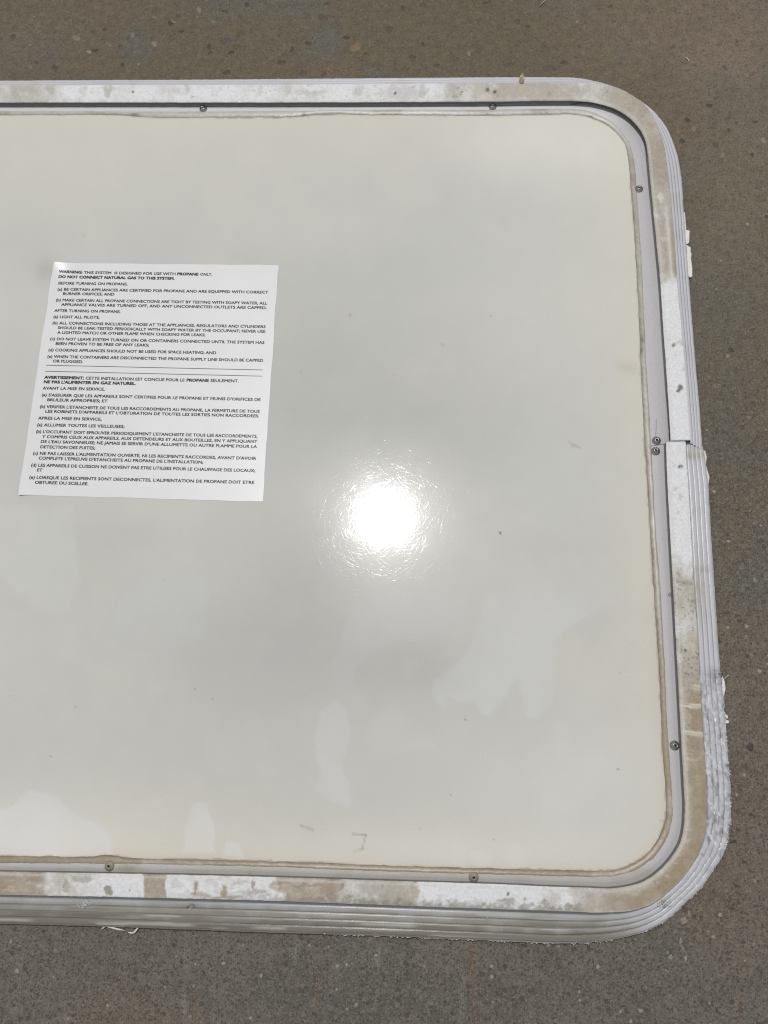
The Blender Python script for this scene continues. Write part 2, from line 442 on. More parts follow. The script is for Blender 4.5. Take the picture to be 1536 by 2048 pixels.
LOW = [((1288.8, 893.2), (1302.4, 893.2), (1332.8, 883.2), (1372, 883.8), (1408, 903)),
       ((1291.2, 925), (1303.8, 925), (1333.8, 920), (1373.8, 920), (1411.6, 930)),
       ((1294, 960), (1305.6, 960), (1335.3, 958), (1376.4, 958), (1415.6, 961)),
       ((1299.3, 1050), (1310.8, 1050), (1340, 1050), (1382.3, 1050), (1420.7, 1050)),
       ((1304.9, 1150), (1318.6, 1150), (1345.3, 1150), (1387.6, 1150), (1427, 1150)),
       ((1312, 1250), (1325, 1250), (1350.8, 1250), (1394.4, 1250), (1433.8, 1250)),
       ((1318, 1350), (1329.8, 1350), (1356.2, 1350), (1400, 1350), (1441, 1350)),
       ((1321.8, 1440), (1333.6, 1440), (1361, 1440), (1405.2, 1440), (1449.5, 1440)),
       ((1324.6, 1500), (1337.4, 1500), (1364.2, 1500), (1409.3, 1500), (1454, 1500)),
       ((1329.6, 1560), (1341.8, 1560), (1367.4, 1560), (1413, 1560), (1458.6, 1560)),
       ((1332, 1612), (1345, 1614), (1370, 1616), (1414.6, 1620), (1460, 1620)),
       ((1328.5, 1645), (1342, 1650), (1367.6, 1658), (1411, 1664), (1457, 1668)),
       ((1317, 1674), (1331, 1681), (1360, 1688), (1401, 1699), (1445, 1709)),
       ((1299.6, 1700), (1313.3, 1708), (1343.6, 1715), (1384.6, 1730), (1424.6, 1742)),
       ((1278, 1719.5), (1291.8, 1727.5), (1321, 1740), (1364, 1758), (1401, 1776)),
       ((1252, 1732.6), (1264.5, 1742), (1293.8, 1760), (1338, 1783.5), (1370, 1806)),
       ((1229.2, 1739.3), (1233, 1750), (1262, 1771.5), (1307, 1806.5), (1329, 1842)),
       ((1204, 1741.3), (1206, 1752.8), (1224, 1777), (1266, 1821), (1284, 1864.5)),
       ((1165, 1741), (1167, 1753.3), (1180, 1775.8), (1215, 1825.6), (1230, 1878.5)),
       ((1100, 1739.5), (1100, 1751.5), (1108, 1773.8), (1138, 1823.6), (1142, 1886.4)),
       ((1000, 1736.9), (1000, 1748), (1000, 1768.8), (1010, 1819), (1010, 1882)),
       ((880, 1733.6), (880, 1745.4), (880, 1765), (880, 1814.8), (880, 1877)),
       ((760, 1730), (760, 1742), (760, 1761), (760, 1810), (760, 1872)),
       ((630, 1725.2), (630, 1736.8), (630, 1757), (630, 1805.2), (630, 1868)),
       ((500, 1721), (500, 1732.2), (500, 1753.2), (500, 1800.6), (500, 1864)),
       ((370, 1717.6), (370, 1729.4), (370, 1750.2), (370, 1797.6), (370, 1859)),
       ((250, 1714.4), (250, 1727.4), (250, 1747.8), (250, 1794.8), (250, 1854.6)),
       ((216, 1709.4), (216, 1727), (216, 1747.2), (216, 1794), (216, 1853.4)),
       ((180, 1713), (180, 1726.8), (180, 1746.4), (180, 1793.4), (180, 1852.2)),
       ((80, 1711.8), (80, 1726), (80, 1744.8), (80, 1791.4), (80, 1849.4)),
       ((0, 1710.9), (0, 1725.4), (0, 1743.5), (0, 1789.8), (0, 1847.4))]
HZ = (Z_PANEL, Z_PANEL + .0007, Z_RIM, Z_RIM, Z_EDGE)


def world_stations(st):
    return np.array([[at(p[0], p[1], HZ[k]) for k, p in enumerate(s)] for s in st])     # (n, 5, 3)


UPW, LOWW = world_stations(UP), world_stations(LOW)
# the far end of the door lies outside the picture: the same end again, mirrored along the rails
ax = UPW[11, 2] - UPW[0, 2]; ax[2] = 0; ax /= np.linalg.norm(ax)
mid_pt = UPW[0, 2] - ax * 0.10


def mirror(P):
    d = (P - mid_pt) @ ax
    return P - 2 * d[..., None] * ax


UPW = np.concatenate([mirror(UPW)[::-1], UPW])
LOWW = np.concatenate([LOWW, mirror(LOWW)[::-1]])


def resample(S, step=0.00095):
    """cubic through the stations with one parameter for all five contours"""
    d = np.linalg.norm(np.diff(S[:, 2:5], axis=0), axis=2).mean(1) * .5 + np.linalg.norm(np.diff(S[:, 2:5], axis=0), axis=2).max(1) * .5
    t = np.concatenate([[0], np.cumsum(d)])
    n = int(t[-1] / step)
    u = np.linspace(0, t[-1], n)
    T = np.zeros_like(S)
    h = np.diff(t)[:, None, None]; sl = np.diff(S, axis=0) / h
    T[1:-1] = (sl[:-1] * h[1:] + sl[1:] * h[:-1]) / (h[1:] + h[:-1]); T[0] = sl[0]; T[-1] = sl[-1]
    i = np.clip(np.searchsorted(t, u, 'right') - 1, 0, len(t) - 2)
    hh = (t[i + 1] - t[i])[:, None, None]; x = ((u - t[i]) / (t[i + 1] - t[i]))[:, None, None]
    P = (2 * x**3 - 3 * x**2 + 1) * S[i] + (x**3 - 2 * x**2 + x) * hh * T[i] + (-2 * x**3 + 3 * x**2) * S[i + 1] + (x**3 - x**2) * hh * T[i + 1]
    return P, u


UPP, UPU = resample(UPW); LOP, LOU = resample(LOWW)

door = bpy.data.objects.new('trailer_hatch', None); COL.objects.link(door)
door.empty_display_size = .05
tag(door, 'off-white trailer hatch door with aluminium edge frame lying on concrete', 'hatch', kind='thing')
ORG = Vector((float(mid_pt[0]), float(UPW[:, 2, 1].mean() * .5 + LOWW[:, 2, 1].mean() * .5), 0.0))
door.location = ORG
OFF = np.array(ORG)


def part(name, me, mat, parent=door, smooth=True):
    return link(name, me, mat, parent, smooth)


def gm(name, P, cols=None, keep=None):
    return grid_mesh(name, P - OFF, cols, keep)


# ------------------------------------------------------------------ the panel, its stains and painted-in shading
loop = np.concatenate([UPP[:, 2, :2], LOP[:, 2, :2]])
loop_s = np.concatenate([UPP[:, 0, :2], LOP[:, 0, :2]])[::6]
pxs = np.concatenate([np.linspace(-1950, -20, 90)[:-1], np.arange(-20, 1385, 3.2)])
pys = np.arange(188, 1795, 3.2)
PX, PY = np.meshgrid(pxs, pys)
PP = at(PX, PY, Z_PANEL)
inset = sdist_poly(PP[..., 0].ravel(), PP[..., 1].ravel(), np.concatenate([UPP[:, 1, :2], LOP[:, 1, :2]])[::5]).reshape(PX.shape)
edge = sdist_poly(PP[..., 0].ravel(), PP[..., 1].ravel(), loop_s).reshape(PX.shape) * -2700   # photo-pixel-like distance inward
cc = inset < .0012
keepf = cc[:-1, :-1] & cc[1:, :-1] & cc[:-1, 1:] & cc[1:, 1:]
wx = PX + (fbm(PX, PY, 46, 1) - .5) * 26; wy = PY + (fbm(PX, PY, 46, 2) - .5) * 26
base = np.broadcast_to(np.array([0.600, 0.598, 0.568]), PX.shape + (3,)).copy()
n1 = fbm(PX, PY, 420, 21); n2 = fbm(PX, PY, 150, 22); n3 = fbm(PX, PY, 28, 23, 3)
base = mix(base, (0.540, 0.545, 0.525), sstep(.42, .72, n1) * .5)
base = mix(base, (0.665, 0.650, 0.590), sstep(.45, .8, n2) * .35)
# yellowed towards the frame
yel = np.exp(-np.clip(edge, 0, 900) / (55 + 60 * n2)) * (.5 + .8 * n1)
base = mix(base, (0.678, 0.645, 0.562), np.clip(yel * .85, 0, .68))
base = mix(base, (0.58, 0.47, 0.335), np.clip(np.exp(-np.clip(edge, 0, 300) / 7.0), 0, 1) * .35 * sstep(900, 1500, PY))
for cx, cy, rx, ry, c, a in ((1110, 285, 190, 80, (0.70, 0.686, 0.635), .6), (150, 330, 260, 140, (0.66, 0.645, 0.575), .55),
                             (1090, 560, 190, 200, (0.625, 0.625, 0.585), .5), (640, 760, 230, 170, (0.525, 0.53, 0.51), .6),
                             (830, 870, 230, 90, (0.515, 0.52, 0.495), .5), (620, 1130, 110, 110, (0.50, 0.50, 0.48), .6),
                             (560, 1280, 150, 110, (0.525, 0.52, 0.50), .6), (800, 1330, 130, 60, (0.525, 0.52, 0.495), .6),
                             (180, 1150, 90, 60, (0.55, 0.545, 0.50), .4), (250, 1075, 120, 40, (0.535, 0.535, 0.51), .5),
                             (1010, 905, 120, 100, (0.54, 0.545, 0.52), .5), (1130, 960, 130, 130, (0.63, 0.635, 0.605), .45),
                             (1150, 1560, 170, 130, (0.665, 0.66, 0.635), .6), (650, 460, 260, 120, (0.60, 0.60, 0.565), .4),
                             (60, 800, 90, 300, (0.56, 0.555, 0.525), .35), (92, 540, 22, 26, (0.45, 0.44, 0.40), .55),  # second entry: painted shadow of the label's curled corner
                             (1255, 735, 22, 14, (0.52, 0.49, 0.42), .5), (860, 1700, 330, 40, (0.685, 0.672, 0.625), .5)):
    d = ((PX - cx) / rx) ** 2 + ((PY - cy) / ry) ** 2 + (fbm(PX, PY, 70, 5) - .5) * .9
    base = mix(base, c, np.exp(-np.clip(d, 0, 20)) * a)
PATCH = [([(-60, 1630), (0, 1620), (25, 1608), (50, 1585), (100, 1580), (137, 1603), (157, 1632), (191, 1650), (223, 1666), (234, 1705), (240, 1725), (-60, 1725)], (0.68, 0.68, 0.685), .55, 4),
         ([(397, 1597), (415, 1604), (422, 1640), (430, 1670), (424, 1712), (366, 1712), (374, 1655), (387, 1609)], (0.71, 0.70, 0.672), .85, 2.5),
         ([(450, 1690), (465, 1682), (486, 1688), (492, 1715), (446, 1715)], (0.695, 0.69, 0.66), .7, 3),
         ([(664, 1402), (690, 1420), (698, 1460), (694, 1500), (690, 1532), (703, 1569), (700, 1605), (690, 1622), (664, 1610), (630, 1579), (640, 1537), (630, 1475), (634, 1430)], (0.655, 0.655, 0.640), .75, 4),
         ([(742, 1430), (775, 1408), (812, 1425), (830, 1470), (868, 1470), (870, 1500), (800, 1508), (752, 1512), (730, 1480)], (0.638, 0.635, 0.612), .55, 8),
         ([(956, 1251), (925, 1308), (867, 1360), (870, 1405), (885, 1424), (897, 1396), (945, 1402), (977, 1430), (1013, 1397), (1036, 1362), (1046, 1405), (1055, 1426), (1075, 1432), (1101, 1412), (1112, 1360), (1117, 1282), (1148, 1256), (1227, 1204), (1262, 1150), (1230, 1090), (1000, 1090), (940, 1150), (960, 1200)], (0.640, 0.643, 0.635), .75, 5),
         ([(219, 1235), (250, 1180), (300, 1135), (350, 1120), (400, 1135), (420, 1200), (415, 1270), (380, 1300), (330, 1306), (270, 1306), (235, 1285)], (0.602, 0.605, 0.588), .75, 6),
         ([(-60, 1010), (145, 1012), (155, 1110), (166, 1160), (130, 1220), (100, 1236), (60, 1210), (0, 1160), (-60, 1120)], (0.632, 0.635, 0.612), .6, 6),
         ([(711, 1204), (675, 1282), (659, 1324), (669, 1371), (700, 1392), (708, 1334), (768, 1298), (810, 1278), (870, 1272), (930, 1240), (900, 1194), (800, 1180)], (0.605, 0.605, 0.592), .7, 5),
         ([(806, 1312), (835, 1308), (842, 1330), (818, 1348), (810, 1390), (800, 1400), (803, 1350)], (0.59, 0.587, 0.567), .55, 4)]
PATCH += [([(x + r * math.cos(a), y + r2 * math.sin(a)) for a in np.linspace(0, 6.28, 12)[:-1]], (0.70, 0.692, 0.66), .5, 5)
          for x, y, r, r2 in ((915, 1712, 22, 30), (965, 1716, 24, 22), (1030, 1714, 24, 28))]
for poly, c, a, soft in PATCH:
    p = np.asarray(poly)
    sel = (PX > p[:, 0].min() - 40) & (PX < p[:, 0].max() + 40) & (PY > p[:, 1].min() - 40) & (PY < p[:, 1].max() + 40)
    d = sdist_poly(wx[sel], wy[sel], poly)
    f = (1 - sstep(-soft * 1.5, soft * 1.2, d)) * a * 1.0 * np.clip(.35 + 1.1 * fbm(PX[sel], PY[sel], 75, 301, 3), 0, 1)
    if (1230, 1090) in poly: f = f * sstep(1080, 1290, PY[sel])
    rim = np.exp(-(d / (soft * 1.6)) ** 2) * .035 * sstep(0, .3, f)
    base[sel] = mix(base[sel], c, f); base[sel] = mix(base[sel], (0.50, 0.485, 0.44), rim)
for cx, cy, r, c, a in ((1000, 1066, 3.4, (0.12, 0.09, 0.06), .95), (701, 631, 3, (0.3, 0.28, .25), .7), (981, 632, 4, (0.38, .33, .27), .6),
                        (785, 752, 2.5, (0.1, .1, .1), .7), (930, 1439, 2.6, (0.15, .12, .1), .8), (168, 471, 8, (0.5, .495, .45), .5),
                        (885, 690, 7, (0.47, .47, .45), .6), (1146, 891, 8, (0.42, .4, .36), .5), (1236, 1538, 2.6, (0.15, .12, .1), .8),
                        (1320, 1642, 2.6, (0.2, .17, .12), .8), (600, 745, 2.4, (.3, .3, .28), .6), (1181, 670, 2.4, (.3, .28, .22), .6),
                        (389, 1378, 2.4, (.25, .22, .2), .7), (145, 1283, 2.4, (.3, .27, .2), .7), (151, 1414, 2.4, (.25, .22, .18), .7),
                        (330, 1160, 2.4, (.3, .27, .2), .7), (424, 1398, 2.2, (.3, .27, .2), .6), (902, 1590, 2.2, (.3, .27, .2), .6),
                        (840, 1658, 2.2, (.3, .27, .2), .6), (987, 1680, 2.6, (.3, .27, .2), .6), (604, 1652, 5, (.4, .39, .36), .6),
                        (20, 1390, 2.4, (.3, .27, .2), .6), (102, 1512, 2.4, (.25, .22, .18), .7), (1240, 1346, 2.4, (.3, .27, .2), .6)):
    d = np.hypot(PX - cx, PY - cy) + (n3 - .5) * 2
    base = mix(base, c, (1 - sstep(r * .35, r * .95, d)) * a * .85)
# scuff near the lower edge
for x0, y0, x1, y1, a in ((706, 1668, 732, 1670, .8), (732, 1670, 724, 1698, .8), (724, 1698, 708, 1703, .4), (1138, 884, 1160, 896, .35),
                          (600, 1650, 625, 1660, .3)):
    ex, ey = x1 - x0, y1 - y0
    t = np.clip(((PX - x0) * ex + (PY - y0) * ey) / (ex * ex + ey * ey), 0, 1)
    d = np.hypot(PX - x0 - t * ex, PY - y0 - t * ey) + (n3 - .5) * 7
    base = mix(base, (0.34, 0.325, 0.29), (1 - sstep(.5, 3.4, d)) * a)
d = ((PX - 712) / 16) ** 2 + ((PY - 1686) / 14) ** 2
base = mix(base, (0.66, 0.64, 0.55), np.exp(-d) * .6)
# dirt caught along the sealant
g = fbm(PX, PY, 10, 31, 3)
base = mix(base, (0.26, 0.225, 0.165), (1 - sstep(0.2, 2.4, edge + (g - .5) * 4)) * .6 * sstep(.3, .6, fbm(PX, PY, 60, 33)))
tone = 1.045 + 0 * PX  # broad soiling tones, with uneven light painted into them
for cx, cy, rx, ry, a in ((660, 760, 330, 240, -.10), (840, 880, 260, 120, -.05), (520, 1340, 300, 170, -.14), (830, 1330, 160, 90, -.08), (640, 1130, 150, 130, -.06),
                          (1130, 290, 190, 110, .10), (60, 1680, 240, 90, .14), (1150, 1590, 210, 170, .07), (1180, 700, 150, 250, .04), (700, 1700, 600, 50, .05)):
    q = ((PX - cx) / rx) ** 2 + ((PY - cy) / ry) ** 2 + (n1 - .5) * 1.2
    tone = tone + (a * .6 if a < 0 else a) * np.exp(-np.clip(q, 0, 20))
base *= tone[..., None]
base *= 1.0 * (1 + (n3 - .5) * .03)[..., None]
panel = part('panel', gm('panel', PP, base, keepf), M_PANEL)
panel['label'] = 'off-white glossy panel with pale water marks'

# ------------------------------------------------------------------ frame rails, sealant, tape
def nrm2(v): return v / (np.linalg.norm(v, axis=-1, keepdims=True) + 1e-9)


def damage(px, py):
    d = sstep(1335, 1370, py) * (1 - sstep(1800, 1835, py)) * sstep(1255, 1330, px)
    return d * (1 - .6 * sstep(1680, 1740, py))


def rail_color(px, py, u):
    """u runs 0 at the rim to 1 at the lip"""
    c = np.broadcast_to(np.array([0.60, 0.605, 0.65]), px.shape + (3,)).copy()
    n_ = fbm(px, py, 34, 41); n2_ = fbm(px, py, 9, 42, 3)
    c = mix(c, (0.50, 0.49, 0.46), sstep(.55, .8, n_) * .4)
    low_ = sstep(1770, 1800, py) * (1 - sstep(1180, 1330, px))
    c = mix(c, (0.315, 0.30, 0.26), low_ * np.clip(.62 + .75 * u + (n_ - .5) * .9, 0, .95))
    c = mix(c, (0.20, 0.175, 0.135), low_ * sstep(.55, .75, u + (n_ - .5) * .35) * .7)
    c = mix(c, (0.50, 0.53, 0.56), low_ * sstep(.12, .13, u) * (1 - sstep(.13, .34, u)) * .5)
    sk = vnoise(px / 230.0 + 2 * vnoise(px / 90., u * 3, 201), u * 26, 202); sk2 = vnoise(px / 110.0, u * 40 + 9, 203)
    c = mix(c, (0.17, 0.15, 0.115), low_ * sstep(.52, .8, sk) * sstep(.2, .6, u) * .75)
    c = mix(c, (0.60, 0.59, 0.56), low_ * sstep(.72, .86, sk2) * .6)
    ph = (np.clip(u, 0, 1) - .125) / (.84 / 4)
    ph = ph - np.floor(ph)
    c = mix(c, (0.20, 0.21, 0.225), ((u > .01) & (u < .12)) * .85)  # outer wall below the rim, its shade painted into the colour
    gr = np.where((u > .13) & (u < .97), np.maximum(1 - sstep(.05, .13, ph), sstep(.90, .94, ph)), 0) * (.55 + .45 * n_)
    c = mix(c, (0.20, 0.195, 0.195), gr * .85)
    # tan-green stain and grey tear
    for cx, cy, rx, ry, cl, a in ((1394, 1180, 15, 34, (0.42, 0.40, 0.33), .85), (1402, 1140, 22, 8, (0.40, 0.39, 0.36), .7),
                                  (1388, 905, 18, 10, (0.42, 0.40, 0.35), .7), (1385, 912, 22, 6, (0.30, 0.27, 0.22), .7),
                                  (1395, 900, 25, 24, (0.52, 0.515, 0.48), .6), (1430, 1350, 16, 12, (0.20, 0.20, 0.20), .75),
                                  (1330, 1806, 10, 8, (0.2, 0.21, 0.22), .7), (1428, 1638, 16, 12, (0.16, 0.16, 0.17), .75),
                                  (385, 1812, 14, 5, (0.22, 0.22, 0.22), .7), (168, 1808, 22, 8, (0.4, 0.42, 0.45), .6)):
        d = ((px - cx) / rx) ** 2 + ((py - cy) / ry) ** 2 + (n2_ - .5) * 1.2
        c = mix(c, cl, np.exp(-np.clip(d, 0, 20)) * a)
    dm = damage(px, py)
    c = mix(c, (0.45, 0.46, 0.49), dm * sstep(.42, .7, n2_) * .75)
    c = mix(c, (0.74, 0.75, 0.80), dm * sstep(.6, .75, fbm(px, py * .35, 5, 47, 2)) * .7)
    c = mix(c, (0.22, 0.22, 0.235), dm * sstep(.64, .78, fbm(px, py * .4, 6, 48, 3)) * .7)
    return c


def build_rail(name, P, u, overlap=False):
    A, S, D, E, Fp = (P[:, k] for k in range(5))
    n = len(P)
    out = nrm2((E - D)[:, :2])
    px, py = pix(E)
    # undercut behind the lifted tape at the upper corner and at the joint
    cut = .0050 * sstep(1135, 1180, px) * (1 - sstep(250, 300, py)) * sstep(120, 160, py)
    cut = cut + .0012 * sstep(760, 880, py) * (1 - sstep(881, 884, py)) * sstep(1200, 1300, px)
    lip_n = (fbm(px, py, 7, 51, 3) - .5) * .0005
    dm = damage(px, py)
    lip_n = lip_n + dm * (fbm(px * 1.7, py * 1.7, 7, 52, 3) - .45) * .0020
    prof = []; uu = []

    def put(base, off, z, uval):
        q = base.copy(); q[:, :2] += out * np.asarray(off).reshape(-1, 1) if np.ndim(off) else out * off
        q[:, 2] = z
        prof.append(q); uu.append(np.full(n, uval))
    put(S, -.0022, Z_PANEL - .0008, -1.0)
    put(S, -.0006, Z_PANEL + .0006, -1.0)
    put(S, .0002, Z_PANEL + .0009, -1.0)
    SD = S.copy()
    for f, z in ((.18, .0011), (.35, .0012), (.47, .00125), (.53, .00123), (.68, .00105), (.84, .00085), (.955, .0007)):
        q = S * (1 - f) + D * f; q[:, 2] = Z_PANEL + z; prof.append(q); uu.append(np.full(n, -1 + f * .8))
    put(D, cut - .0001, Z_PANEL + .0006, -.18)
    put(D, cut + .0001, Z_PANEL + .0008, -.15)
    put(D, cut + .0002, Z_RIM - .0018, -.12)
    put(D, cut + .0006, Z_RIM - .00125, -.1)
    put(E, -.0010, Z_RIM - .00125, 0.0)
    put(E, -.0004, Z_RIM - .0016, .01)
    # stepped ribs from the rim down to the lip
    drop = Z_RIM - .0016 - Z_EDGE
    ribs = [(.02, .02), (.07, .2), (.11, .40)]
    x0, z0 = .125, .41
    nr = 4; wx_ = (1 - x0 - .035) / nr; hz = (1 - z0 - .08) / nr
    for r_ in range(nr):
        a = x0 + r_ * wx_; b = z0 + r_ * hz
        ribs += [(a + wx_ * .02, b + .03), (a + wx_ * .07, b + .015), (a + wx_ * .16, b - .004), (a + wx_ * .45, b + hz * .08), (a + wx_ * .78, b + hz * .27), (a + wx_ * .88, b + hz * .5), (a + wx_ * .93, b + hz * 1.0), (a + wx_ * .96, b + hz * 1.18)]
    ribs += [(.985, .93), (1.0, .97), (1.0, 1.05), (.95, 1.06), (.94, 1.22)]
    for f, g in ribs:
        q = E * (1 - f) + Fp * f
        jit = lip_n * sstep(.35, 1, f) + dm * (fbm(px + f * 90, py + f * 60, 9, 53, 3) - .5) * .0006
        q[:, :2] += out * jit[:, None]
        q[:, 2] = Z_RIM - .0016 - drop * g + dm * (fbm(px - f * 130, py + f * 40, 9, 54, 3) - .45) * .0010 * sstep(.1, .3, f)
        q[:, 2] = np.maximum(q[:, 2], .0006)
        prof.append(q); uu.append(np.full(n, f))
    G = np.stack(prof, 1); U = np.stack(uu, 1)
    if overlap:
        for row, nb in ((0, 1), (-1, -2)):
            tdir = nrm2((G[row] - G[nb])[:, :2]); mk = U[row] >= 0
            G[row, mk, :2] += tdir[mk] * .0075; G[row, mk, 2] -= .0007; G[row, :, 2] = np.maximum(G[row, :, 2], .0004)
    gx, gy = pix(G)
    c = rail_color(gx, gy, np.clip(U, 0, 1))
    fl = U < -.05
    nf = fbm(gx, gy, 40, 61)
    cfl = np.broadcast_to(np.array([0.525, 0.515, 0.525]), c.shape).copy()
    top = 1 - sstep(225, 260, gy)
    cfl = mix(cfl, (0.70, 0.70, 0.72), top * .8)
    bot = sstep(1725, 1745, gy)
    cfl = mix(cfl, (0.45, 0.43, 0.385), bot * (.55 + .4 * sstep(.45, .7, nf)))
    for cx, cy, rx, ry, a in ((255, 1736, 22, 8, .8), (1318, 1580, 12, 6, .3), (500, 1748, 5, 4, .6), (1286, 615, 2, 2, .9), (470, 1738, 60, 5, .25)):
        d = ((gx - cx) / rx) ** 2 + ((gy - cy) / ry) ** 2 + (fbm(gx, gy, 6, 62, 2) - .5)
        cfl = mix(cfl, (0.36, 0.315, 0.245), np.exp(-np.clip(d, 0, 20)) * a)
    dd = 9 + np.abs(gx - 1312.5 - np.sin(gy * .3) * .6) + 9 * (gy < 838) + 9 * (gy > 873)
    cfl = mix(cfl, (0.2, 0.19, 0.19), (1 - sstep(.4, 1.6, dd)) * .8)
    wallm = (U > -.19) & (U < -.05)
    cfl[wallm] = np.array([0.17, 0.17, 0.172])  # inner wall coloured darker than the flange to deepen its shade
    c[fl] = cfl[fl]
    c = np.concatenate([c, np.where(fl, .55, .25)[..., None]], -1)        # alpha carries the roughness: worn flange, smoother ribs
    return part(name, gm(name, G, c), M_RAIL)


def build_seal(name, P, u, over=False):
    A, S = P[:, 0].copy(), P[:, 1].copy()
    n = len(P); out = nrm2((S - A)[:, :2])
    px, py = pix(A)
    A[:, :2] += out * ((fbm(px, py, 16, 71, 3) - .5) * .0009 + (fbm(px, py, 5, 72, 2) - .5) * .0005)[:, None]
    S[:, :2] += out * ((fbm(px, py, 20, 73, 3) - .5) * .0010 + (fbm(px, py, 4, 75, 2) - .5) * .0006 * sstep(1100, 1500, py))[:, None]
    hgt = .0006 + .0004 * (fbm(px, py, 90, 74) - .3)
    rows = []; ff = (-.05, .0, .06, .16, .30, .45, .60, .74, .86, .95, 1.0, 1.06)
    for f in ff:
        q = A * (1 - f) + S * f
        fc = min(max(f, 0), 1)
        prof = 1.25 * (fc ** .55) * ((1 - fc) ** .42) * 1.6
        q[:, 2] = Z_PANEL + .0010 * fc + hgt * prof - (.0007 if f < 0 else 0) - (.0006 if f > 1 else 0) - (.0002 if f == 0 else 0)
        rows.append(q)
    G = np.stack(rows, 1)
    if over:
        for row, nb in ((0, 1), (-1, -2)):
            G[row, :, :2] += nrm2((G[row] - G[nb])[:, :2]) * .0016; G[row, :, 2] -= .00012
    gx, gy = pix(G)
    F_ = np.broadcast_to(np.array(ff), gx.shape)
    c = np.broadcast_to(np.array([0.43, 0.40, 0.345]), gx.shape + (3,)).copy()
    top = 1 - sstep(240, 330, gy)
    c = mix(c, (0.54, 0.53, 0.50), top * .85)
    lowr = sstep(1050, 1400, gy)
    c = mix(c, (0.35, 0.285, 0.205), lowr * .85)
    nn = fbm(gx, gy, 36, 76); n5 = fbm(gx, gy, 7, 77, 3)
    c = mix(c, (0.30, 0.255, 0.19), sstep(.52, .8, nn) * .5)
    c = mix(c, (0.66, 0.63, 0.57), sstep(.55, .8, fbm(gx, gy, 50, 78)) * .4)
    # dirt line along the panel side
    dl = (1 - sstep(.06, .34, F_ + (n5 - .5) * .35)) * (.35 + .65 * sstep(.35, .6, fbm(gx, gy, 30, 79)))
    c = mix(c, (0.17, 0.145, 0.105), dl * (.56 - .25 * top))
    for cx, cy, rx, ry in ((608, 229, 5, 5), (270, 229, 9, 3), (1180, 233, 8, 3), (1285, 680, 3, 10), (1283, 700, 4, 6), (670, 1722, 14, 4), (150, 1712, 22, 3), (218, 1708, 22, 5)):
        d = ((gx - cx) / rx) ** 2 + ((gy - cy) / ry) ** 2
        c = mix(c, (0.15, 0.12, 0.085), np.exp(-np.clip(d, 0, 20)) * .75)
    return part(name, gm(name, G, c), M_SEAL)


# dirt along the rim tape: (arc anchor x or y, dirt, brownness) per stretch
TOPK = [(-2000, .4, .3), (0, .45, .45), (60, .55, .4), (120, .35, .3), (260, .3, .1), (420, .3, .05), (620, .4, .1), (700, .3, .1), (850, .33, .12),
        (920, .62, .4), (1000, .72, .4), (1100, .68, .45), (1200, .62, .4), (1300, .8, .5)]
RIGHTK = [(200, .66, .45), (300, .86, .6), (350, .86, .6), (385, .62, .4), (420, .66, .5), (540, .7, .5), (563, .45, .3), (570, .1, .1), (700, .12, .1), (880, .12, .1),
          (900, .22, .3), (1000, .12, .1), (1100, .16, .15), (1135, .5, .4), (1200, .68, .5), (1270, .6, .4), (1330, .72, .6), (1400, .84, .75), (1500, .85, .85), (1580, .95, 1.0),
          (1640, .82, .7), (1700, .9, 1.0), (1760, .85, 1.0)]
BOTK = [(-2000, .5, .5), (0, .85, .85), (90, .8, .8), (110, .5, .4), (170, .5, .35), (215, .35, .3), (225, .18, .2), (286, .18, .2), (289, .9, .75), (331, .9, .75), (334, .15, .2),
        (380, .2, .3), (384, .45, .5), (400, .2, .3), (440, .22, .3), (450, .5, .5), (462, .2, .3), (500, .3, .4), (507, .15, .2), (550, .2, .2), (562, .85, .8), (680, .8, .75), (700, .6, .6),
        (760, .6, .6), (825, .75, .7), (835, .16, .2), (900, .15, .15), (990, .14, .15), (1010, .2, .2), (1080, .16, .2), (1092, .45, .4), (1130, .2, .3), (1160, .6, .5), (1250, .7, .7), (1320, .8, .95)]


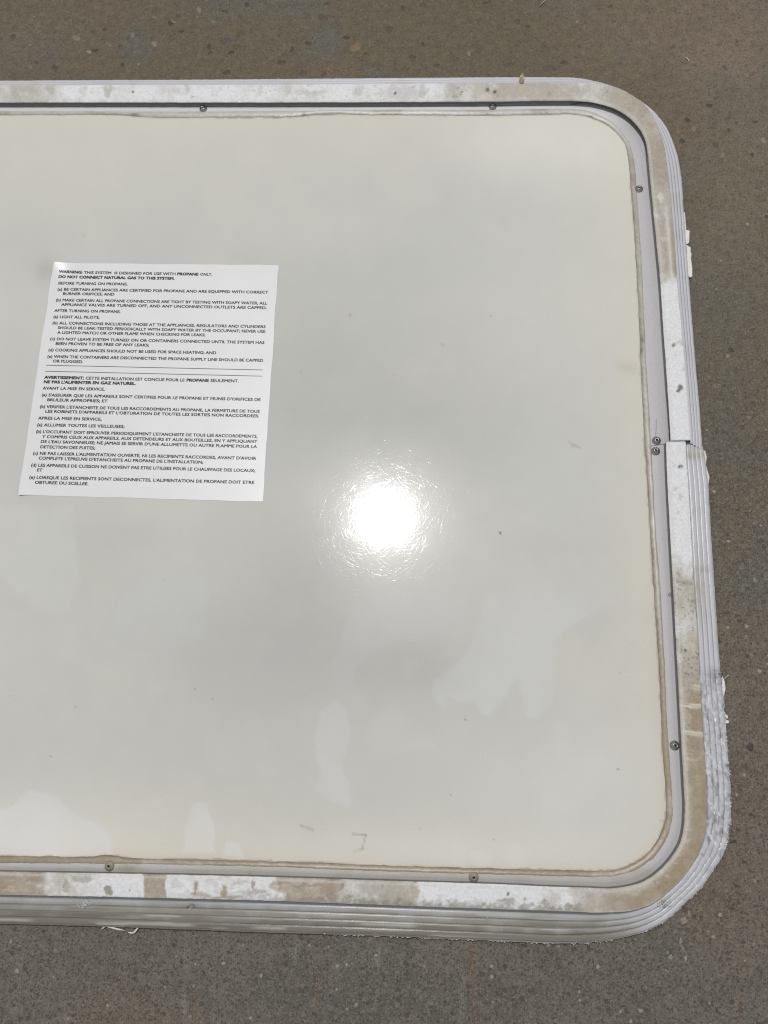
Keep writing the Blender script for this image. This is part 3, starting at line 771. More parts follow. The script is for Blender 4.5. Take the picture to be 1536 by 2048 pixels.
def tape_color(px, py, F_):
    """F_: 0 at the inner edge of the rim, 1 at the outer edge"""
    wob = (fbm(px, py, 20, 81) - .5) * 18
    def key(K, v):
        k = np.array(K); return np.interp(v, k[:, 0], k[:, 1]), np.interp(v, k[:, 0], k[:, 2])
    dt, bt = key(TOPK, px + wob); dr, br = key(RIGHTK, py + wob * .7); wob2 = (fbm(px, py, 26, 181, 4, .6) - .5) * 60 * np.where((px > 270) & (px < 350), .12, 1.0)
    db, bb = key(BOTK, px + wob2)
    wt = 1 - sstep(205, 260, py + .0 * px) * sstep(1180, 1285, px)
    wt = np.where(py > 600, 0, wt); wb = np.where(py > 1300, sstep(1715, 1760, py), 0.0)
    wr = 1 - np.maximum(wt, wb)
    d = dt * wt + dr * wr + db * wb; b = bt * wt + br * wr + bb * wb
    n_ = fbm(px, py, 30, 82, 4, .6); nf = fbm(px, py, 8, 83, 3, .6); nl = fbm(px, py, 4.5, 84, 2)
    lev = sstep(.30, .72, n_ * .75 + (d - .5) * .85 + .12)
    c = np.broadcast_to(np.array([0.775, 0.785, 0.805]), px.shape + (3,)).copy()
    grey = np.array([0.475, 0.455, 0.405]); brown = np.array([0.375, 0.305, 0.222])
    tone = grey * (1 - b[..., None]) + brown * b[..., None]
    f = np.clip(lev * (.35 + .75 * d), 0, 1)[..., None]
    c = c * (1 - f) + tone * f
    c = mix(c, (0.64, 0.60, 0.53), sstep(.5, .75, nf) * np.clip(d, 0, 1) * .45)
    c = mix(c, (0.245, 0.215, 0.17), sstep(.60, .78, nf) * np.clip(d * 1.1 - .1, 0, 1) * .45)
    big2 = fbm(px, py, 48, 86, 3); fib = fbm(px * 1.0, py * 3.0, 20, 87, 3)
    c = mix(c, (0.52, 0.475, 0.395), sstep(.48, .66, big2) * np.clip(d * 1.3 - .3, 0, 1) * .75)
    c = mix(c, (0.31, 0.245, 0.17), sstep(.52, .7, fbm(px, py, 33, 88, 4, .6)) * np.clip(b * 1.2 - .35, 0, 1) * .65)
    c = mix(c, (0.40, 0.385, 0.315), sstep(.5, .68, fbm(px, py, 60, 89, 3)) * np.clip(d * 1.2 - .4, 0, 1) * .6)
    c = mix(c, (0.62, 0.56, 0.45), sstep(.60, .75, fib) * np.clip(b * 1.2 - .3, 0, 1) * .5)
    px0, py0 = px, py
    px = px + (fbm(px, py, 16, 181, 3) - .5) * 16; py = py + (fbm(px0, py, 16, 182, 3) - .5) * 16
    for cx, cy, rx, ry, cl, a in ((50, 178, 24, 9, grey, .7), (103, 178, 11, 12, grey, .8), (215, 181, 11, 13, grey, .75), (165, 180, 9, 13, grey, .35), (375, 178, 7, 12, grey, .5),
                                  (520, 181, 4, 14, grey, .4), (575, 180, 6, 12, grey, .4), (620, 186, 40, 6, grey, .35), (800, 186, 40, 16, grey, .45), (846, 182, 8, 15, grey, .5), (720, 184, 12, 10, grey, .4),
                                  (392, 1776, 5, 20, brown, .9), (400, 1788, 20, 6, brown, .6), (447, 1780, 6, 14, brown, .9), (455, 1793, 40, 4, brown, .7), (505, 1768, 5, 12, brown, .9),
                                  (516, 1786, 24, 6, brown, .6), (480, 1765, 20, 5, grey, .5), (350, 1768, 14, 12, grey, .35), (420, 1765, 14, 8, grey, .4), (560, 1766, 8, 10, brown, .7), (218, 1783, 7, 10, (0.30, 0.28, 0.24), .9), (130, 1772, 6, 14, brown, .6), (160, 1757, 22, 8, (0.42, 0.41, 0.36), .8),
                                  (290, 1758, 6, 10, brown, .4), (1090, 1806, 8, 5, brown, .7), (1140, 1815, 9, 5, (0.28, 0.25, 0.2), .7), (1012, 1803, 20, 5, (0.25, 0.23, 0.19), .6), (760, 1775, 60, 12, grey, .5),
                                  (1350, 455, 8, 60, grey, .5), (1320, 395, 10, 14, (0.72, 0.70, 0.65), .7), (1360, 685, 22, 4, grey, .5), (1372, 740, 7, 5, grey, .5), (1362, 990, 6, 6, grey, .5), (1349, 978, 5, 5, grey, .5),
                                  (1370, 1165, 22, 5, (0.33, 0.28, 0.2), .6), (1388, 1200, 6, 22, (0.40, 0.38, 0.29), .6), (1385, 1290, 12, 30, (0.45, 0.37, 0.26), .4), (1395, 1425, 14, 16, (0.36, 0.28, 0.19), .5),
                                  (1390, 1610, 22, 40, (0.34, 0.26, 0.17), .5), (1340, 1775, 26, 22, (0.33, 0.25, 0.165), .6), (1385, 1700, 18, 26, (0.36, 0.28, 0.19), .5)):
        q = ((px - cx) / rx) ** 2 + ((py - cy) / ry) ** 2 + (nf - .5) * 2.2 + (n_ - .5)
        c = mix(c, cl, (1 - sstep(.55, 1.25, q)) * a)
    for x0, y0, x1, y1 in ((555, 1763, 590, 1770), (590, 1770, 640, 1768), (640, 1768, 690, 1760), (690, 1762, 675, 1785), (675, 1785, 640, 1797), (1300, 1752, 1316, 1775)):
        ex, ey = x1 - x0, y1 - y0
        tt = np.clip(((px - x0) * ex + (py - y0) * ey) / (ex * ex + ey * ey), 0, 1)
        q = np.hypot(px - x0 - tt * ex, py - y0 - tt * ey) + (nf - .5) * 3
        c = mix(c, (0.26, 0.215, 0.155), (1 - sstep(.5, 2.6, q)) * .6)
    px, py = px0, py0
    # mould specks
    spk = sstep(.72, .82, nl) * sstep(.45, .7, fbm(px, py, 26, 85))
    c = mix(c, (0.16, 0.14, 0.11), spk * (.22 + .4 * np.clip(d, 0, 1)) + wr * sstep(1120, 1180, py) * (1 - sstep(1480, 1560, py)) * sstep(.66, .76, nl) * .5)
    lr = wr * sstep(1330, 1420, py); lr = np.maximum(lr, sstep(1180, 1290, px) * sstep(1560, 1600, py))
    zone = sstep(.30, .60, F_ + (n_ - .5) * .55) * (1 - .7 * sstep(.93, 1.0, F_))
    c = mix(c, (0.335, 0.265, 0.178), lr * zone * (.30 + .45 * sstep(.35, .6, fbm(px, py, 55, 95))))
    c = mix(c, (0.60, 0.565, 0.485), lr * (1 - sstep(.12, .34, F_ + (nf - .5) * .2)) * .5)
    ur = sstep(1180, 1270, px) * (1 - sstep(370, 400, py))
    c = mix(c, (0.37, 0.335, 0.27), ur * sstep(.40, .65, fbm(px, py, 22, 96, 4, .65)) * .65 * sstep(-.1, .5, F_))
    # grime band against the outer edge along the bottom
    gb = wb * sstep(.62, 1.0, F_ + (nf - .5) * .7) * (1 - sstep(1130, 1200, px)) * sstep(200, 800, px)
    c = mix(c, (0.22, 0.195, 0.15), gb * .7)
    # long dark stripe on the right upper stretch
    st = wr * sstep(390, 440, py) * (1 - sstep(545, 565, py))
    c = mix(c, (0.33, 0.275, 0.215), st * (np.exp(-((F_ - .9) / .1) ** 2) * .7 + np.exp(-((F_ - .42) / .12) ** 2) * .35))
    c = mix(c, (0.70, 0.665, 0.585), st * np.exp(-((F_ - .68) / .07) ** 2) * .7)
    # cream scratches across the lower right stretch
    for cx, cy, w_, a in ((1378, 1413, 24, .9), (1395, 1410, 20, .8), (1385, 1464, 28, .85), (1392, 1470, 24, .6), (1395, 1372, 12, .8), (1393, 1378, 12, .5), (1375, 1518, 10, .4)):
        q = np.exp(-((px - cx) / w_) ** 4) * np.exp(-((py - cy - (px - cx) * .12 - (nf - .5) * 5) / 2.2) ** 2)
        c = mix(c, (0.76, 0.715, 0.60), q * a)
    # inner bevel stays cleaner, whitish lip
    c = mix(c, (0.66, 0.645, 0.60), np.exp(-((F_ - .12) / .05) ** 2) * .45 * (1 - .4 * wt))
    # single black specks
    for cx, cy, r in ((266, 184, 3.5), (790, 186, 3), (923, 184, 3), (1361, 774, 6), (1357, 781, 5), (1363, 932, 4), (1358, 934, 3), (1371, 1301, 3), (260, 1780, 3), (1016, 1788, 3.2), (1050, 1797, 2.8), (990, 184, 4), (975, 180, 5), (1346, 1380, 2.5), (1347, 690, 4)):
        q = np.hypot(px - cx, py - cy) + (nl - .5) * 4
        c = mix(c, (0.09, 0.08, 0.065), (1 - sstep(r * .4, r * 1.2, q)) * .85)
    # crumbly outer edge, whitish
    c = mix(c, (0.76, 0.745, 0.70), sstep(.955, 1, F_) * .5 * wb)
    return c


def build_tape(name, P, u):
    D, E = P[:, 2].copy(), P[:, 3].copy()
    px, py = pix(D); out = nrm2((E - D)[:, :2])
    D[:, :2] += out * ((fbm(px, py, 12, 91, 3) - .5) * .0004)[:, None]
    E[:, :2] += out * ((fbm(px, py, 10, 92, 3) - .5) * .0006)[:, None]
    wdt = np.linalg.norm((E - D)[:, :2], axis=1)
    rows = []; fv = []
    bev = .0016 / wdt
    spec = [(0 * bev, -.0012), (0 * bev, -.0007), (bev * .25, -.00042), (bev * .95, -.00008), (bev * 1.15, 0)]
    for k in np.linspace(0, 1, 18)[1:-1]: spec.append((bev * 1.15 * (1 - k) + k * (1 - .0006 / wdt), .00012 * math.sin(k * math.pi)))
    spec += [(1 - .0005 / wdt, 0), (1 - .0001 / wdt, -.0002), (1 + 0 * wdt, -.0006), (1 + 0 * wdt, -.0014)]
    for f, z in spec:
        f = np.asarray(f)
        q = D * (1 - f)[:, None] + E * f[:, None]
        q[:, 2] = Z_RIM + z + (fbm(px, py, 60, 93) - .5) * .0003
        rows.append(q); fv.append(f)
    G = np.stack(rows, 1); gx, gy = pix(G)
    c = tape_color(gx, gy, np.stack(fv, 1))
    me = gm(name, G, c)
    # close the two cut ends
    r, k = G.shape[:2]
    bm = bmesh.new(); bm.from_mesh(me); bm.verts.ensure_lookup_table()
    for row in (0, r - 1):
        try: bm.faces.new([bm.verts[row * k + j] for j in range(k)])
        except ValueError: pass
    bm.to_mesh(me); bm.free()
    return part(name, me, M_TAPE)


rails = []
for P, u, lab in ((UPP, UPU, 'upper'), (LOP, LOU, 'lower')):
    r_ = build_rail('frame_rail', P, u, lab == 'lower'); rails.append(r_)
    build_seal('sealant_bead', P, u, lab == 'lower')
    t_ = build_tape('rim_tape', P, u)
    if lab == 'upper':
        r_['label'] = 'cleaner white rail along the top and upper right'
    else:
        r_['label'] = 'grimy scraped rail along the bottom and lower right'

# ------------------------------------------------------------------ rivets


def rivet_mesh():
    prof = [(0.0, .0002), (.00092, .0003), (.00100, .00205), (.00150, .00222), (.00178, .00180), (.0021, .00150), (.0028, .00120), (.0033, .00070), (.00352, .00018), (.00352, -.0003)]
    n = 24; V = []; Fc = []
    for r, z in prof[1:]:
        for i in range(n):
            a = 2 * math.pi * i / n; V.append((r * math.cos(a), r * math.sin(a), z))
    for l in range(len(prof) - 2):
        for i in range(n):
            j = (i + 1) % n; Fc.append((l * n + i, l * n + j, (l + 1) * n + j, (l + 1) * n + i))
    return mesh('rivet', V, Fc)


def mandrel_mesh():
    n = 12; V = [(0, 0, .0007)]; Fc = []
    for r, z in ((.00055, .00068), (.00096, .0004)):
        for i in range(n): a = 2 * math.pi * i / n; V.append((r * math.cos(a), r * math.sin(a), z))
    for i in range(n):
        j = (i + 1) % n; Fc.append((0, 1 + i, 1 + j)); Fc.append((1 + i, 1 + n + i, 1 + n + j, 1 + j))
    return mesh('mandrel', V, Fc)


RM, MM = rivet_mesh(), mandrel_mesh()
RM2 = RM.copy()
RM.materials.append(M_RIVET); RM2.materials.append(M_DUSTY); MM.materials.append(M_HOLE)
RV = [(406, 216.5, 0), (985.5, 212.5, 0), (1278.5, 376.5, 0), (1313.5, 880.5, 0), (1312, 901.5, 0), (1350, 1491, 0), (218, 1732.5, 1), (947.5, 1755, 1)]
rr_ = random.Random(3)
for x, y, k in RV:
    p = at(x, y, Z_PANEL + .0022)
    o = link('rivet', RM2 if k else RM, None, door); o.location = Vector(p) - ORG - Vector((0, 0, .0010))
    o.rotation_euler = (rr_.uniform(-.06, .06), rr_.uniform(-.06, .06), rr_.uniform(0, 6))
    link('mandrel', MM, None, o)

# ------------------------------------------------------------------ warning label with its text
LQ = [at(107, 526, Z_PANEL), at(557, 530.5, Z_PANEL), at(525.5, 1003.5, Z_PANEL), at(37, 990, Z_PANEL)]
nu, nv = 46, 48
U_, V_ = np.meshgrid(np.linspace(0, 1, nu), np.linspace(0, 1, nv))


def lab_pt(u, v):
    u = np.asarray(u, float)[..., None]; v = np.asarray(v, float)[..., None]
    return (LQ[0] * (1 - u) + LQ[1] * u) * (1 - v) + (LQ[3] * (1 - u) + LQ[2] * u) * v


def lab_lift(P):
    d = np.linalg.norm((P - LQ[0])[..., :2], axis=-1)
    r = np.clip(1 - d / .026, 0, 1)
    z = .00022 + .0045 * r ** 2.0
    e1 = np.linalg.norm((P - LQ[3])[..., :2], axis=-1)
    return z + .0016 * np.clip(1 - e1 / .015, 0, 1) ** 2


LPt = lab_pt(U_ + (fbm(U_ * 0, V_ * 300, 20, 401, 3) - .5) * .006 * (U_ - .5) * 2, V_ + (fbm(U_ * 300, V_ * 0, 22, 402, 3) - .5) * .006 * (V_ - .5) * 2)
lift = lab_lift(LPt)
LPt[..., 2] = Z_PANEL + lift
sh = np.clip((lift - .0006) / .004, 0, 1)
LPt[..., 0] += sh * .0030; LPt[..., 1] -= sh * .0016                      # the lifted corner curls inward
label = part('warning_label', gm('warning_label', LPt), M_LABEL)
label['label'] = 'white bilingual warning sticker with one curling corner'

def glyphs(txt, bold):
    cu = bpy.data.curves.new('lettering', 'FONT'); cu.body = txt; cu.resolution_u = 2
    cu.offset = 0.0
    o = bpy.data.objects.new('lettering', cu); COL.objects.link(o)
    dg = bpy.context.evaluated_depsgraph_get(); dg.update()
    me = o.evaluated_get(dg).to_mesh()
    V = np.zeros(len(me.vertices) * 3); me.vertices.foreach_get('co', V); V = V.reshape(-1, 3)
    Fc = [tuple(p.vertices) for p in me.polygons]
    o.evaluated_get(dg).to_mesh_clear()
    bpy.data.objects.remove(o); bpy.data.curves.remove(cu)
    # thicken the strokes: a few slightly shifted prints of the same line
    t = .056 if bold else .031; n = len(V); VV, FF = [], []
    for i, (dx, dy) in enumerate(((-t, -t * .9), (t, t * .9), (-t, t * .9), (t, -t * .9))):
        VV.append(V + np.array([dx, dy, i * .001])); FF += [tuple(a + i * n for a in f) for f in Fc]
    return np.concatenate(VV), FF


Z1, Z2 = (20, 500, 2.743), (20, 730, 2.743)
T = [(Z1, [('WARNING:', 1, 266, 128, 398, 130), ('THIS SYSTEM  IS DESIGNED FOR USE WITH', 0, 405, 131, 908, 139), ('PROPANE', 1, 917, 139, 1034, 141), ('ONLY.', 0, 1043, 141, 1108, 142)]),
     (Z1, [('DO NOT CONNECT NATURAL GAS TO THIS SYSTEM.', 1, 266, 155, 903, 164)]),
     (Z1, [('BEFORE TURNING ON PROPANE,', 0, 266, 190, 645, 195)]),
     (Z1, [('(a) BE CERTAIN APPLIANCES ARE CERTIFIED FOR PROPANE AND ARE EQUIPPED WITH CORRECT', 0, 260, 223, 1417, 240)]),
     (Z1, [('BURNER ORIFICES; AND', 0, 290, 247, 573, 251)]),
     (Z1, [('(b) MAKE CERTAIN ALL PROPANE CONNECTIONS ARE TIGHT BY TESTING WITH SOAPY WATER, ALL', 0, 252, 282, 1412, 300)]),
     (Z1, [('APPLIANCE VALVES ARE TURNED OFF, AND ANY UNCONNECTED OUTLETS ARE CAPPED.', 0, 281, 307, 1409, 325)]),
     (Z1, [('AFTER TURNING ON PROPANE,', 0, 243, 340, 606, 346)]),
     (Z1, [('(a) LIGHT ALL PILOTS;', 0, 238, 374, 491, 378)]),
     (Z1, [('(b) ALL CONNECTIONS INCLUDING THOSE AT THE APPLIANCES, REGULATORS AND CYLINDERS', 0, 233, 408, 1402, 429)]),
     (Z1, [('SHOULD BE LEAK-TESTED PERIODICALLY WITH SOAPY WATER BY THE OCCUPANT; NEVER USE', 0, 262, 434, 1401, 455)]),
     (Z1, [('A LIGHTED MATCH OR OTHER FLAME WHEN CHECKING FOR LEAKS;', 0, 259, 460, 1072, 474)]),
     (Z1, [('(c) DO NOT LEAVE SYSTEM TURNED ON OR CONTAINERS CONNECTED UNTIL THE SYSTEM HAS', 0, 220, 495, 1396, 516)]),
     (Z1, [('BEEN PROVEN TO BE FREE OF ANY LEAKS;', 0, 250, 521, 763, 530)]),
     (Z1, [('(d) COOKING APPLIANCES SHOULD NOT BE USED FOR SPACE HEATING; AND', 0, 211, 556, 1131, 572)]),
     (Z1, [('(e) WHEN THE CONTAINERS ARE DISCONNECTED THE PROPANE SUPPLY LINE SHOULD BE CAPPED', 0, 205, 592, 1389, 614)]),
     (Z1, [('OR PLUGGED.', 0, 235, 617, 401, 621)]),
     (Z2, [('AVERTISSEMENT:', 1, 188, 75, 406, 80), ('CETTE INSTALLATION EST CONCUE POUR LE', 0, 415, 80, 958, 91), ('PROPANE', 1, 968, 91, 1091, 93), ('SEULEMENT.', 0, 1100, 93, 1255, 96)]),
     (Z2, [("NE PAS L'ALIMENTER EN GAZ NATUREL.", 1, 185, 100, 691, 110)]),
     (Z2, [('AVANT LA MISE EN SERVICE,', 0, 179, 135, 520, 141)]),
     (Z2, [("(a) S'ASSURER QUE LES APPAREILS SONT CERTIFIES POUR LE PROPANE ET MUNIS D'ORIFICES DE", 0, 174, 172, 1375, 198)]),
     (Z2, [('BRULEUR APPROPRIES; ET', 0, 204, 199, 535, 206)]),
     (Z2, [("(b) VERIFIER L'ETANCHEITE DE TOUS LES RACCORDEMENTS AU PROPANE, LA FERMETURE DE TOUS", 0, 164, 236, 1370, 263)]),
     (Z2, [("LES ROBINETS D'APPAREILS ET L'OBTURATION DE TOUTES LES SORTIES NON RACCORDEES.", 0, 194, 262, 1367, 288)]),
     (Z2, [('APRES LA MISE EN SERVICE,', 0, 154, 299, 503, 306)]),
     (Z2, [('(a) ALLUMER TOUTES LES VEILLEUSES;', 0, 149, 336, 628, 346)]),
     (Z2, [("(b) L'OCCUPANT DOIT EPROUVER PERIODIQUEMENT L'ETANCHEITE DE TOUS LES RACCORDEMENTS,", 0, 143, 373, 1358, 400)]),
     (Z2, [('Y COMPRIS CEUX AUX APPAREILS, AUX DETENDEURS ET AUX BOUTEILLES, EN Y APPLIQUANT', 0, 176, 401, 1357, 428)]),
     (Z2, [("DE L'EAU SAVONNEUSE; NE JAMAIS SE SERVIR D'UNE ALLUMETTE OU AUTRE FLAMME POUR LA", 0, 169, 428, 1355, 456)]),
     (Z2, [('DETECTION DES FUITES;', 0, 166, 457, 467, 464)]),
     (Z2, [("(c) NE PAS LAISSER L'ALIMENTATION OUVERTE, NI LES RECIPIENTS RACCORDES, AVANT D'AVOIR", 0, 126, 492, 1351, 521)]),
     (Z2, [("COMPLETE L'EPREUVE D'ETANCHEITE AU PROPANE DE L'INSTALLATION;", 0, 157, 519, 1060, 542)]),
     (Z2, [('(d) LES APPAREILS DE CUISSON NE DOIVENT PAS ETRE UTILISES POUR LE CHAUFFAGE DES LOCAUX;', 0, 116, 557, 1345, 588)]),
     (Z2, [('ET', 0, 148, 584, 178, 585)]),
     (Z2, [("(e) LORSQUE LES RECIPIENTS SONT DECONNECTES, L'ALIMENTATION DE PROPANE DOIT ETRE", 0, 106, 624, 1340, 653)]),
     (Z2, [('OBTUREE OU SCELLEE.', 0, 136, 652, 430, 660)])]
up_dir = nrm2((LQ[0] - LQ[3])[None, :2])[0]
CAP = .00255
ref, _ = glyphs('H', 0); cap_u = ref[:, 1].max()
for (ox, oy, sc), runs in T:
    AV, AF = [], []
    for txt, bold, x0, y0, x1, y1 in runs:
        Vg, Fg = glyphs(txt, bold)
        p0 = at(ox + x0 / sc, oy + y0 / sc, Z_PANEL); p1 = at(ox + x1 / sc, oy + y1 / sc, Z_PANEL)
        a = (Vg[:, 0] - Vg[:, 0].min()) / (Vg[:, 0].max() - Vg[:, 0].min())
        Q = p0 + (p1 - p0) * a[:, None]
        Q[:, :2] += up_dir * (Vg[:, 1] / cap_u * CAP)[:, None]
        L = lab_lift(Q); Q[:, 2] = Z_PANEL + L + .00006 + Vg[:, 2] * .002
        s_ = np.clip((L - .0006) / .004, 0, 1); Q[:, 0] += s_ * .003; Q[:, 1] -= s_ * .0016
        base_i = sum(len(v_) for v_ in AV)
        AV.append(Q - OFF); AF += [tuple(i + base_i for i in f) for f in Fg]
    part('text_line', mesh('text_line', np.concatenate(AV), AF), M_INK, label, False)
for (ox, oy, sc), x0, y0, x1, y1 in ((Z1, 198, 632, 1386, 658), (Z1, 193, 665, 1383, 692)):
    p0 = at(ox + x0 / sc, oy + y0 / sc, Z_PANEL + .00028); p1 = at(ox + x1 / sc, oy + y1 / sc, Z_PANEL + .00028)
    o2 = np.array([*up_dir, 0]) * .00026
    part('rule_line', mesh('rule_line', [p0 - o2 - OFF, p1 - o2 - OFF, p1 + o2 - OFF, p0 + o2 - OFF], [(0, 1, 2, 3)]), M_INK, label, False)

# ------------------------------------------------------------------ yellow screw tip standing through the upper rail
sp = at(1042.5, 167.5, Z_RIM - .003)


def screw_height():
    best = min(np.linspace(.004, .03, 120), key=lambda h: abs(pix(sp + np.array([0, 0, h]))[1] - 145.5))
    return float(best)


SH = screw_height(); n, mrows = 20, 70
V, Fc = [], []
for j in range(mrows):
    f = j / (mrows - 1); z = f * SH
    core = .00155 * (1 - max(0, (f - .45) / .55) ** 1.5) + .00006
    for i in range(n):
        a = 2 * math.pi * i / n
        ph = (z / .0030 - i / n) % 1.0
        ridge = max(0, 1 - abs(ph - .5) / .20) * .0010 * min(1, (1 - f) * 3.5)
        V.append(((core + ridge) * math.cos(a), (core + ridge) * math.sin(a), z))
for j in range(mrows - 1):
    for i in range(n):
        k2 = (i + 1) % n; Fc.append((j * n + i, j * n + k2, (j + 1) * n + k2, (j + 1) * n + i))
V.append((0, 0, SH + .0006))
for i in range(n): Fc.append(((mrows - 1) * n + i, (mrows - 1) * n + (i + 1) % n, len(V) - 1))
o = part('screw', mesh('screw', V, Fc), M_BRASS); o.location = Vector(sp) - ORG
o.rotation_euler = (0, -.05, 0)
o['label'] = 'yellow screw tip poking up through the top edge'

# ------------------------------------------------------------------ torn metal, flakes, shavings
rb = random.Random(11)
V, Fc = [], []
px_, py_ = pix(LOP[:, 4])
E_, F4 = LOP[:, 3], LOP[:, 4]
cand = [i for i in range(len(LOP)) if 1355 < py_[i] < 1893 and px_[i] > 640]
hot = [i for i in cand if py_[i] < 1700]
for _ in range(480):
    i = rb.choice(hot if rb.random() < .72 else cand)
    f = rb.choice([rb.uniform(.92, 1.03)] * 4 + [rb.uniform(.15, 1.0)])
    c = E_[i] * (1 - f) + F4[i] * f
    z = Z_RIM - .003 - (Z_RIM - .003 - Z_EDGE) * f + rb.uniform(-.0002, .0006)
    outv = (F4[i] - E_[i])[:2]; outv = outv / np.linalg.norm(outv)
    ang = rb.gauss(0, 1.0) if f > .88 else rb.uniform(0, 6.28)
    dx = outv[0] * math.cos(ang) - outv[1] * math.sin(ang); dy = outv[0] * math.sin(ang) + outv[1] * math.cos(ang)
    L = abs(rb.gauss(.0005, .0004)) + .00025; wd = rb.uniform(.0002, .0006)
    if f < .88: L *= .8
    b = len(V); c = np.array([c[0], c[1], max(z, .001)]) - OFF
    V += [tuple(c + np.array([-dy * wd, dx * wd, 0])), tuple(c + np.array([dy * wd, -dx * wd, rb.uniform(-.0003, .0003)])),
          tuple(c + np.array([0, 0, wd * 1.3])), tuple(c + np.array([dx * L, dy * L, rb.uniform(-.0002, .0011)]))]
    Fc += [(b, b + 1, b + 3), (b + 1, b + 2, b + 3), (b + 2, b, b + 3), (b, b + 2, b + 1)]
o = part('torn_burrs', mesh('torn_burrs', V, Fc), M_TORN, rails[1], False)
tag(o, 'bright torn metal burrs along the scraped corner', kind='stuff')


# bright torn lip of the scraped corner, in short lengths
i = cand[0]; iend = cand[-1]
while i < iend:
    n = rb.randint(5, 22)
    seg = F4[i:min(i + n, iend)]; eo = E_[i:min(i + n, iend)]
    if len(seg) > 4:
        o_ = nrm2((seg - eo)[:, :2]); k_ = np.arange(len(seg))
        wv = np.array([rb.uniform(.0002, .0008) for _ in k_]); wv[0] = wv[-1] = .00008
        zz = Z_EDGE + np.array([rb.uniform(-.0008, .0007) for _ in k_])
        sh = np.array([rb.uniform(-.0006, .0004) for _ in k_])[:, None]
        a_ = np.c_[seg[:, :2] + o_ * sh, zz]; b_ = np.c_[seg[:, :2] + o_ * (sh + wv[:, None]), zz - .0003]; c_ = np.c_[seg[:, :2] + o_ * (sh + wv[:, None] * .5), zz + .0005]
        Vl = np.concatenate([a_, c_, b_]) - OFF; m_ = len(seg)
        Fl = [(j + r * m_, j + 1 + r * m_, j + 1 + ((r + 1) % 3) * m_, j + ((r + 1) % 3) * m_) for r in range(3) for j in range(m_ - 1)]
        link('torn_lip', mesh('torn_lip', Vl, Fl), M_TORN, rails[1], False)
    i += n + rb.randint(1, 9)


def plate(name, pts, z, thick, mat, parent, tilt=0.0, lab=None):
    n = len(pts)
    P = [at(x, y, z) for x, y in pts]
    V = [p - OFF + np.array([0, 0, thick + tilt * (i % 3) * .0004]) for i, p in enumerate(P)] + [p - OFF for p in P]
    Fc = [tuple(range(n)), tuple(range(2 * n - 1, n - 1, -1))] + [(i, (i + 1) % n, n + (i + 1) % n, n + i) for i in range(n)]
    o_ = link(name, mesh(name, V, Fc), mat, parent, False)
    if lab: o_['label'] = lab
    return o_


plate('crack', [(1312.2, 838), (1312.7, 838), (1312.5, 856), (1311.9, 873), (1311.2, 873), (1311.7, 856)], Z_PANEL + .0012, .00012, M_HOLE, rails[0])
plate('paint_flake', [(1369, 462), (1376, 461.5), (1378, 464), (1377.6, 485), (1375, 489), (1371, 489)], .0016, .0009, M_FLAKE, rails[0], .6)
plate('paint_flake', [(1372, 490), (1375, 493), (1380.5, 497), (1380, 504), (1382, 509), (1381, 520), (1384, 538), (1383.5, 554), (1379, 556.5), (1376, 552)], .0016, .0009, M_FLAKE, rails[0], .6)
plate('paint_flake', [(1366, 425), (1369, 426), (1371, 450), (1372, 461), (1369, 461)], .0018, .0006, M_FLAKE, rails[0], .6)
plate('paint_flake', [(1406, 903), (1409.5, 902), (1412, 916), (1411, 930), (1414, 942), (1417.5, 955), (1416, 972), (1413, 960), (1409, 932)], .0022, .0008, M_FLAKE, rails[1], .8)
plate('paint_flake', [(1444, 1352), (1448, 1362), (1449.5, 1378), (1447, 1392), (1444, 1396), (1442, 1375)], .0022, .0008, M_FLAKE, rails[1], .8)
plate('paint_flake', [(1447, 1424), (1450, 1429), (1454, 1431), (1455, 1437), (1451, 1436), (1448, 1432)], .0026, .0009, M_FLAKE, rails[1], .8)
plate('paint_flake', [(1450, 1440), (1456, 1441), (1456, 1446), (1451, 1447)], .0026, .0009, M_FLAKE, rails[1], .8)


def ribbon(name, pts, zs, wid, mat, parent, org=True):
    """thin curling strip through the given pixels"""
    V, Fc = [], []
    P = [at(x, y, z) for (x, y), z in zip(pts, zs)]
    n = len(P)
    for i, p in enumerate(P):
        t = P[min(i + 1, n - 1)] - P[max(i - 1, 0)]; t = t / np.linalg.norm(t)
        s = np.array([-t[1], t[0], 0]); s /= np.linalg.norm(s) + 1e-9
        w_ = wid * (1 if 0 < i < n - 1 else .25)
        up_ = np.array([0, 0, wid * .6])
        for q in (p - s * w_, p + up_, p + s * w_, p - up_ * .3): V.append(q - (OFF if org else 0))
    for i in range(n - 1):
        for k in range(4):
            j = (k + 1) % 4; Fc.append((i * 4 + k, i * 4 + j, i * 4 + 4 + j, i * 4 + 4 + k))
    return link(name, mesh(name, V, Fc), mat, parent, False)


ribbon('torn_strip', [(202, 1859), (207, 1855), (211, 1851), (216, 1853), (226, 1856), (238, 1859), (250, 1861)], [.0015, .003, .004, .0045, .004, .003, .0015], .00055, M_FLAKE, rails[1])
ribbon('torn_strip', [(256, 1864), (262, 1866), (268, 1865), (273, 1859), (278, 1854)], [.0010, .0014, .0030, .0040, .0035], .0006, M_FLAKE, rails[1])
M_DARKM = mat_plain('dark_metal_curl', (0.16, 0.155, 0.15), .4, .6, .2, 600, 0)


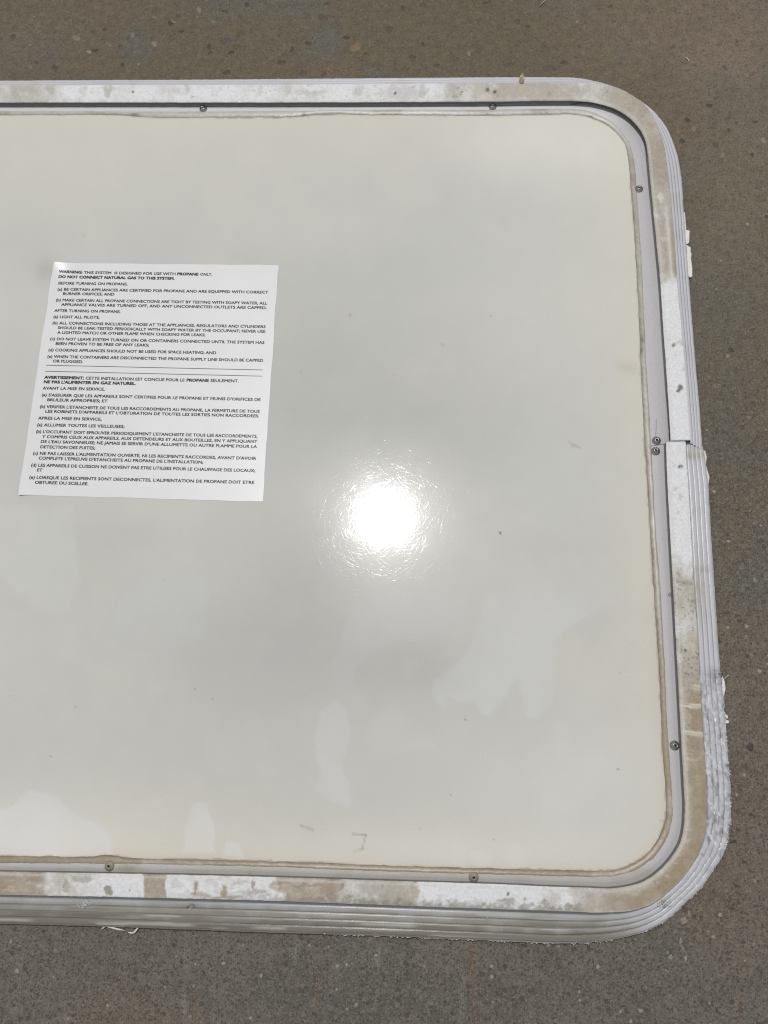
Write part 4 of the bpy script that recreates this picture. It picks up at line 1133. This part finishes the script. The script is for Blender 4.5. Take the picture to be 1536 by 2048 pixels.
def tube(name, pts, zs, r, mat, parent=None, org=True):
    cu = []
    P = [np.array(at(x, y, z)) for (x, y), z in zip(pts, zs)]
    V, Fc = [], []; n = len(P); m_ = 6
    o0 = OFF if org else P[0] * np.array([1, 1, 0])
    for i, p in enumerate(P):
        t = P[min(i + 1, n - 1)] - P[max(i - 1, 0)]; t /= np.linalg.norm(t) + 1e-9
        s = np.cross(t, [0, 0, 1.0]); s /= np.linalg.norm(s) + 1e-9; b_ = np.cross(s, t)
        for k in range(m_):
            a = 2 * math.pi * k / m_; V.append(p + (s * math.cos(a) + b_ * math.sin(a)) * r * (.5 if i in (0, n - 1) else 1) - o0)
    for i in range(n - 1):
        for k in range(m_):
            j = (k + 1) % m_; Fc.append((i * m_ + k, i * m_ + j, i * m_ + m_ + j, i * m_ + m_ + k))
    Fc += [tuple(range(m_)), tuple(range((n - 1) * m_ + m_ - 1, (n - 1) * m_ - 1, -1))]
    o_ = link(name, mesh(name, V, Fc), mat, parent)
    if not org: o_.location = o0
    return o_


o = tube('metal_shaving', [(1337, 1192), (1338, 1187), (1340.5, 1185), (1341.5, 1188), (1340, 1194)], [.0128, .0136, .0142, .0140, .0128], .00022, M_DARKM, None, False)
tag(o, 'tiny dark metal curl on the inner flange of the right rail', 'metal shaving')
for cl, (cx, cy, zz) in enumerate(((166, 1806, .0115), (384, 1812, .0105), (1432, 1349, .006), (1326, 1808, .010))):
    V_all = []
    for q in range(9 if cl != 1 else 4):
        pts = []; zs = []; a = rb.uniform(0, 6.28); x, y, z = cx + rb.gauss(0, 6), cy + rb.gauss(0, 3), zz
        for s in range(6):
            pts.append((x, y)); zs.append(z); a += rb.gauss(0, .8); x += 3.2 * math.cos(a); y += 2.2 * math.sin(a); z = zz + rb.uniform(0, .0018)
        tube('metal_burr', pts, zs, .00016 if cl != 2 else .0002, M_TORN if q % 3 or cl == 0 else M_DARKM, rails[1])

# ------------------------------------------------------------------ loose bits on the floor
o = tube('straw', [(1078, 13), (1086, 5), (1094, -3), (1100, -9)], [.0012, .0014, .0014, .0012], .0006, M_STRAW, None, False)
tag(o, 'short dry straw on the concrete beyond the top rail', 'straw')
o = tube('straw', [(1085, 13), (1091, 4), (1096, -4)], [.0010, .0010, .0010], .0003, M_STRAW, None, False)
tag(o, 'thinner straw splinter beside the short dry straw', 'straw')
o = tube('fibre', [(1371, 115), (1374, 116), (1376, 118), (1377.5, 122)], [.0008, .0012, .0012, .0008], .00028, M_FLAKE, None, False)
tag(o, 'tiny curved white fibre on concrete right of the screw', 'fibre')


def spatter(cx, cy, rx, ry, seed):
    r_ = random.Random(seed); n = 14; ctr = at(cx, cy, 0)
    V = [(0, 0, .0005)]
    for lev, k in ((.00035, .6), (-.0002, 1.0)):
        r_.seed(seed)
        for i in range(n):
            a = 2 * math.pi * i / n; j = k * (1 + r_.uniform(-.28, .2))
            p = at(cx + rx * j * math.cos(a), cy + ry * j * math.sin(a), 0)
            V.append((p[0] - ctr[0], p[1] - ctr[1], lev))
    Fc = [(0, 1 + i, 1 + (i + 1) % n) for i in range(n)] + [(1 + i, 1 + n + i, 1 + n + (i + 1) % n, 1 + (i + 1) % n) for i in range(n)]
    o_ = link('paint_spatter', mesh('paint_spatter', V, Fc), M_PALE, floor); o_.location = ctr
    return o_


for k, a in enumerate(((1368, 1841, 8, 9), (1378, 1826, 3, 6), (1366, 1828, 3, 3), (1361, 1882, 4, 8), (1367, 1866, 3, 4), (1366, 1896, 4, 4), (1341, 1914, 6, 6), (1335, 1905, 4, 4), (1510, 1762, 4, 5), (1417, 1864, 3, 4), (1507, 1888, 4, 4))):
    spatter(*a, 40 + k)
